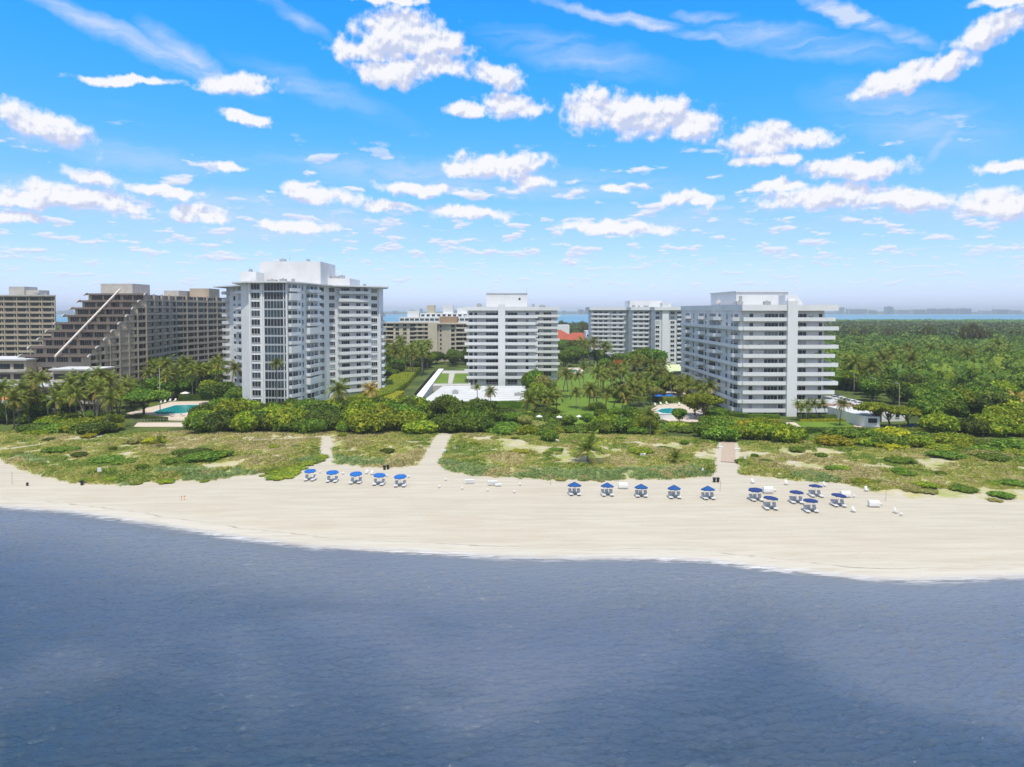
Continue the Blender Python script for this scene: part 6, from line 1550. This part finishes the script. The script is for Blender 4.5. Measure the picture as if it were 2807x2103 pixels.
# signs and poles
def sign(u, v, h, w_, hh, lab, m=WHITE, rz=0.1):
    x, y, z = bat(u, v); o = thing('sign', lab, 'sign', (x, y, z - .1), rz)
    MB().box(-.05, .05, -.05, .05, 0, h).build('post', BROWN, o); MB().box(-w_ / 2, w_ / 2, -.09, -.055, h - hh, h + .05).build('board', m, o)
sign(273,1308,2.1,.8,.85,'white beach sign on a brown post at the dune edge'); sign(2042,1272,2.2,.55,.9,'pale sign on the dune beside the brick path')
sign(1247,1245,1.9,.5,.6,'small grey sign beside the wide sand path',GREYM); sign(1926,1300,1.4,.4,.5,'small pale sign in the dune grass before the brick path'); sign(1325+660-60,1300,1.2,.3,.3,'tiny marker beside the small pale sign') if False else None
for u, v, h_, lab in ((33,1328,2.6,'thin grey pole standing on the sand near the frame edge'),(1509,1330,2.3,'thin pole at the dune foot before the pointed umbrellas'),(1974,1347,2.0,'thin pole beside the paired bins'),(2428,1373,1.8,'thin pole above the covered stack')):
    x, y, z = bat(u, v); simple('marker_pole', lab, 'pole', [('pole', MB().tube([(0,0,0),(.05,0,h_)],.045,6), GREYM), ('cap', MB().tube([(.05,0,h_),(.05,0,h_+.07)],.07,6), GREYM)], x, y, z - .1)
ORG = mat('orange_plastic', (.75, .20, .05), .6, .3, .05, 3, obj=True)
for u, v, lab in ((497,1372,'small orange stake on open sand'),(505,1371,'second orange stake beside the first')):
    x, y, z = bat(u, v); simple('stake', lab, 'stake', [('post', MB().tube([(0,0,0),(0,0,.9)],[.06,.03],6), ORG), ('flag', MB().box(0,.22,-.01,.01,.68,.88), ORG)], x, y, z - .05)
for u, v, lab in ((1976,1230,'white box beside the brick path on its garden side'),(2021,1236,'white box beside the brick path across from the other'),(1216,1240,'white board lying beside the wide sand path'),(1762,1250,'white bundle on the tawny dune')):
    x, y, z = bat(u, v); simple('storage_box', lab, 'box', [('body', MB().box(-.6,.6,-.3,.3,0,.5), LW), ('lid', MB().box(-.64,.64,-.34,.34,.5,.58), LW)], x, y, z - .03, brng.uniform(-.4, .4))
# brick walkway and arbour at its head
BRK = mat('brick_paving', (0.50, 0.39, 0.30), .85, .2, .14, 2.2)
def ribbon(name, pts, w_, m, lab, dz=.10):
    P_ = [bat(u, v) for u, v in pts]; V, F = [], []
    Q = []
    for (a, b2) in zip(P_[:-1], P_[1:]):
        for t in np.linspace(0, 1, 12, endpoint=False): Q.append((a[0] + (b2[0] - a[0]) * t, a[1] + (b2[1] - a[1]) * t))
    Q.append(P_[-1][:2]); hw = w_ / 2
    for i, q in enumerate(Q):
        a, c = Q[max(0, i - 1)], Q[min(len(Q) - 1, i + 1)]; L = math.hypot(c[0] - a[0], c[1] - a[1]); nx, ny = -(c[1] - a[1]) / L * hw, (c[0] - a[0]) / L * hw
        z = max(float(hz(q[0] + nx, q[1] + ny)), float(hz(q[0] - nx, q[1] - ny)), float(hz(*q))) + dz
        V += [(q[0] - nx, q[1] - ny, z), (q[0] + nx, q[1] + ny, z), (q[0] - nx, q[1] - ny, z - .3), (q[0] + nx, q[1] + ny, z - .3)]
    for i in range(len(Q) - 1):
        o = i * 4; F += [(o, o + 4, o + 5, o + 1), (o, o + 2, o + 6, o + 4), (o + 1, o + 5, o + 7, o + 3)]
    tag(link(name, npmesh(name, V, F, [m])), lab, 'walkway', kind='structure')
ribbon('brick_walkway', [(1996,1212),(1997,1240),(1996,1268)], 3.2, BRK, 'reddish brick walkway crossing the dune to the beach')
x, y, z = bat(1991, 1205); WD = mat('dark_timber', (0.075, 0.045, 0.030), .8, .2, .1, 3, obj=True)
o = thing('arbour', 'dark brown timber arbour at the head of the brick walkway', 'arbour', (x, y, z))
for sx_ in (-1.6, 1.5):
    for sy in (-.9, .9): MB().box(sx_, sx_ + .16, sy, sy + .16, 0, 2.3).build('post', WD, o)
b = MB(); [b.box(-2.1, 2.1, -1.2 + i * .35, -1.08 + i * .35, 2.3, 2.45) for i in range(8)]; b.build('roof_slats', WD, o)
b = MB(); [b.box(-1.6, 1.6, .93, .99, .1 + i * .32, .30 + i * .32) for i in range(6)]; b.build('back_panel', WD, o)
# small weed and drift bits are left to the sand; a few white chairs in the garden
for i, (u, v) in enumerate(((1443,1168),(1478,1166),(1533,1168),(1556,1167),(1588,1166))):
    x, y = at(u, v, 1.2); o = thing('garden_umbrella', f'small closed white umbrella in the belt before the lawn, {ORD[i]} from the left', 'umbrella', (x, y, GZ), 0, 'small white umbrellas behind the dune')
    umbrella_parts(o, .95, 2.9, 3.35, PWH)

for i, (u, v, rz) in enumerate(((440,1108,.3),(452,1105,.3),(466,1102,.2),(480,1101,.1),(500,1142,2.8),(470,1144,2.9),(590,1104,-.6))):
    x, y = at(u, v, GZ); put_l(x, y, GZ + .13, rz, f'pale sun lounger at the turquoise pool, {ORD[i] if i < 6 else "seventh"} from the left', 'sun loungers at the turquoise pool')
for i, (u, v, rz) in enumerate(((1797,1114,.2),(1812,1111,.1),(1828,1110,.1),(1862,1112,-.2),(1900,1148,3.0),(1884,1151,3.1))):
    x, y = at(u, v, GZ); put_l(x, y, GZ + .13, rz, f'sun lounger at the garden pool, {ORD[i]} of its set', 'sun loungers at the garden pool')
# ------------------------------------------------------------------ labels of the plants: kind, zone, and place in its zone
NUM = ['first', 'second', 'third', 'fourth', 'fifth', 'sixth', 'seventh', 'eighth', 'ninth', 'tenth', 'eleventh', 'twelfth']
SH = [('standing ', ''), ('coconut palm', 'palm'), (' between slanting hedge and curved tower', ' beside the slanting hedge'), ('thicket before the curved tower', 'tower thicket')]
zones = {}
for o, zone, ph, u, y in PLANTS: zones.setdefault((zone, ph), []).append((o, u, y))
for (zone, ph), L in zones.items():
    L.sort(key=lambda q: q[2]); n = len(L); rows = max(1, math.ceil(n / 12)); per = math.ceil(n / rows)
    for r_ in range(rows):
        row = sorted(L[r_ * per:(r_ + 1) * per], key=lambda q: q[1])
        rn = '' if rows == 1 else (('front', 'back') if rows == 2 else ('front', 'middle', 'back') if rows == 3 else tuple(NUM[:rows]))[r_] + ' row '
        for i, (o, u, y) in enumerate(row):
            one = len(row) == 1
            o['label'] = (f'{ph} standing {zone}' if one and rows == 1 else f'{NUM[i]} {ph} from the left{(", " + rn.strip()) if rn else ""}, {zone}')
            wl = o['label'].split()
            if len(wl) > 16: o['label'] = ' '.join(x for x in wl if x not in ('the', 'of'))[:200]
            if len(wl) < 4: o['label'] += ' seen ' + zone
            o['group'] = (ph + 's ' + zone).replace('bushs', 'bushes')
# ------------------------------------------------------------------ haze
hm = bpy.data.materials.new('haze'); hm.use_nodes = True; t = NT(hm.node_tree); t.n.clear()
pv_ = t.new('ShaderNodeVolumePrincipled', {'Color': (0.80, 0.90, 1.0, 1), 'Density': 0.00013, 'Anisotropy': -0.4})
t.l.new(pv_.outputs[0], t.new('ShaderNodeOutputMaterial').inputs['Volume'])
b = MB(); b.box(-7000, 7000, -60, 8900, -3.0, 62)
hz_ = b.build('haze', hm); tag(hz_, 'thin pale sea haze over the whole place', 'haze', kind='stuff')
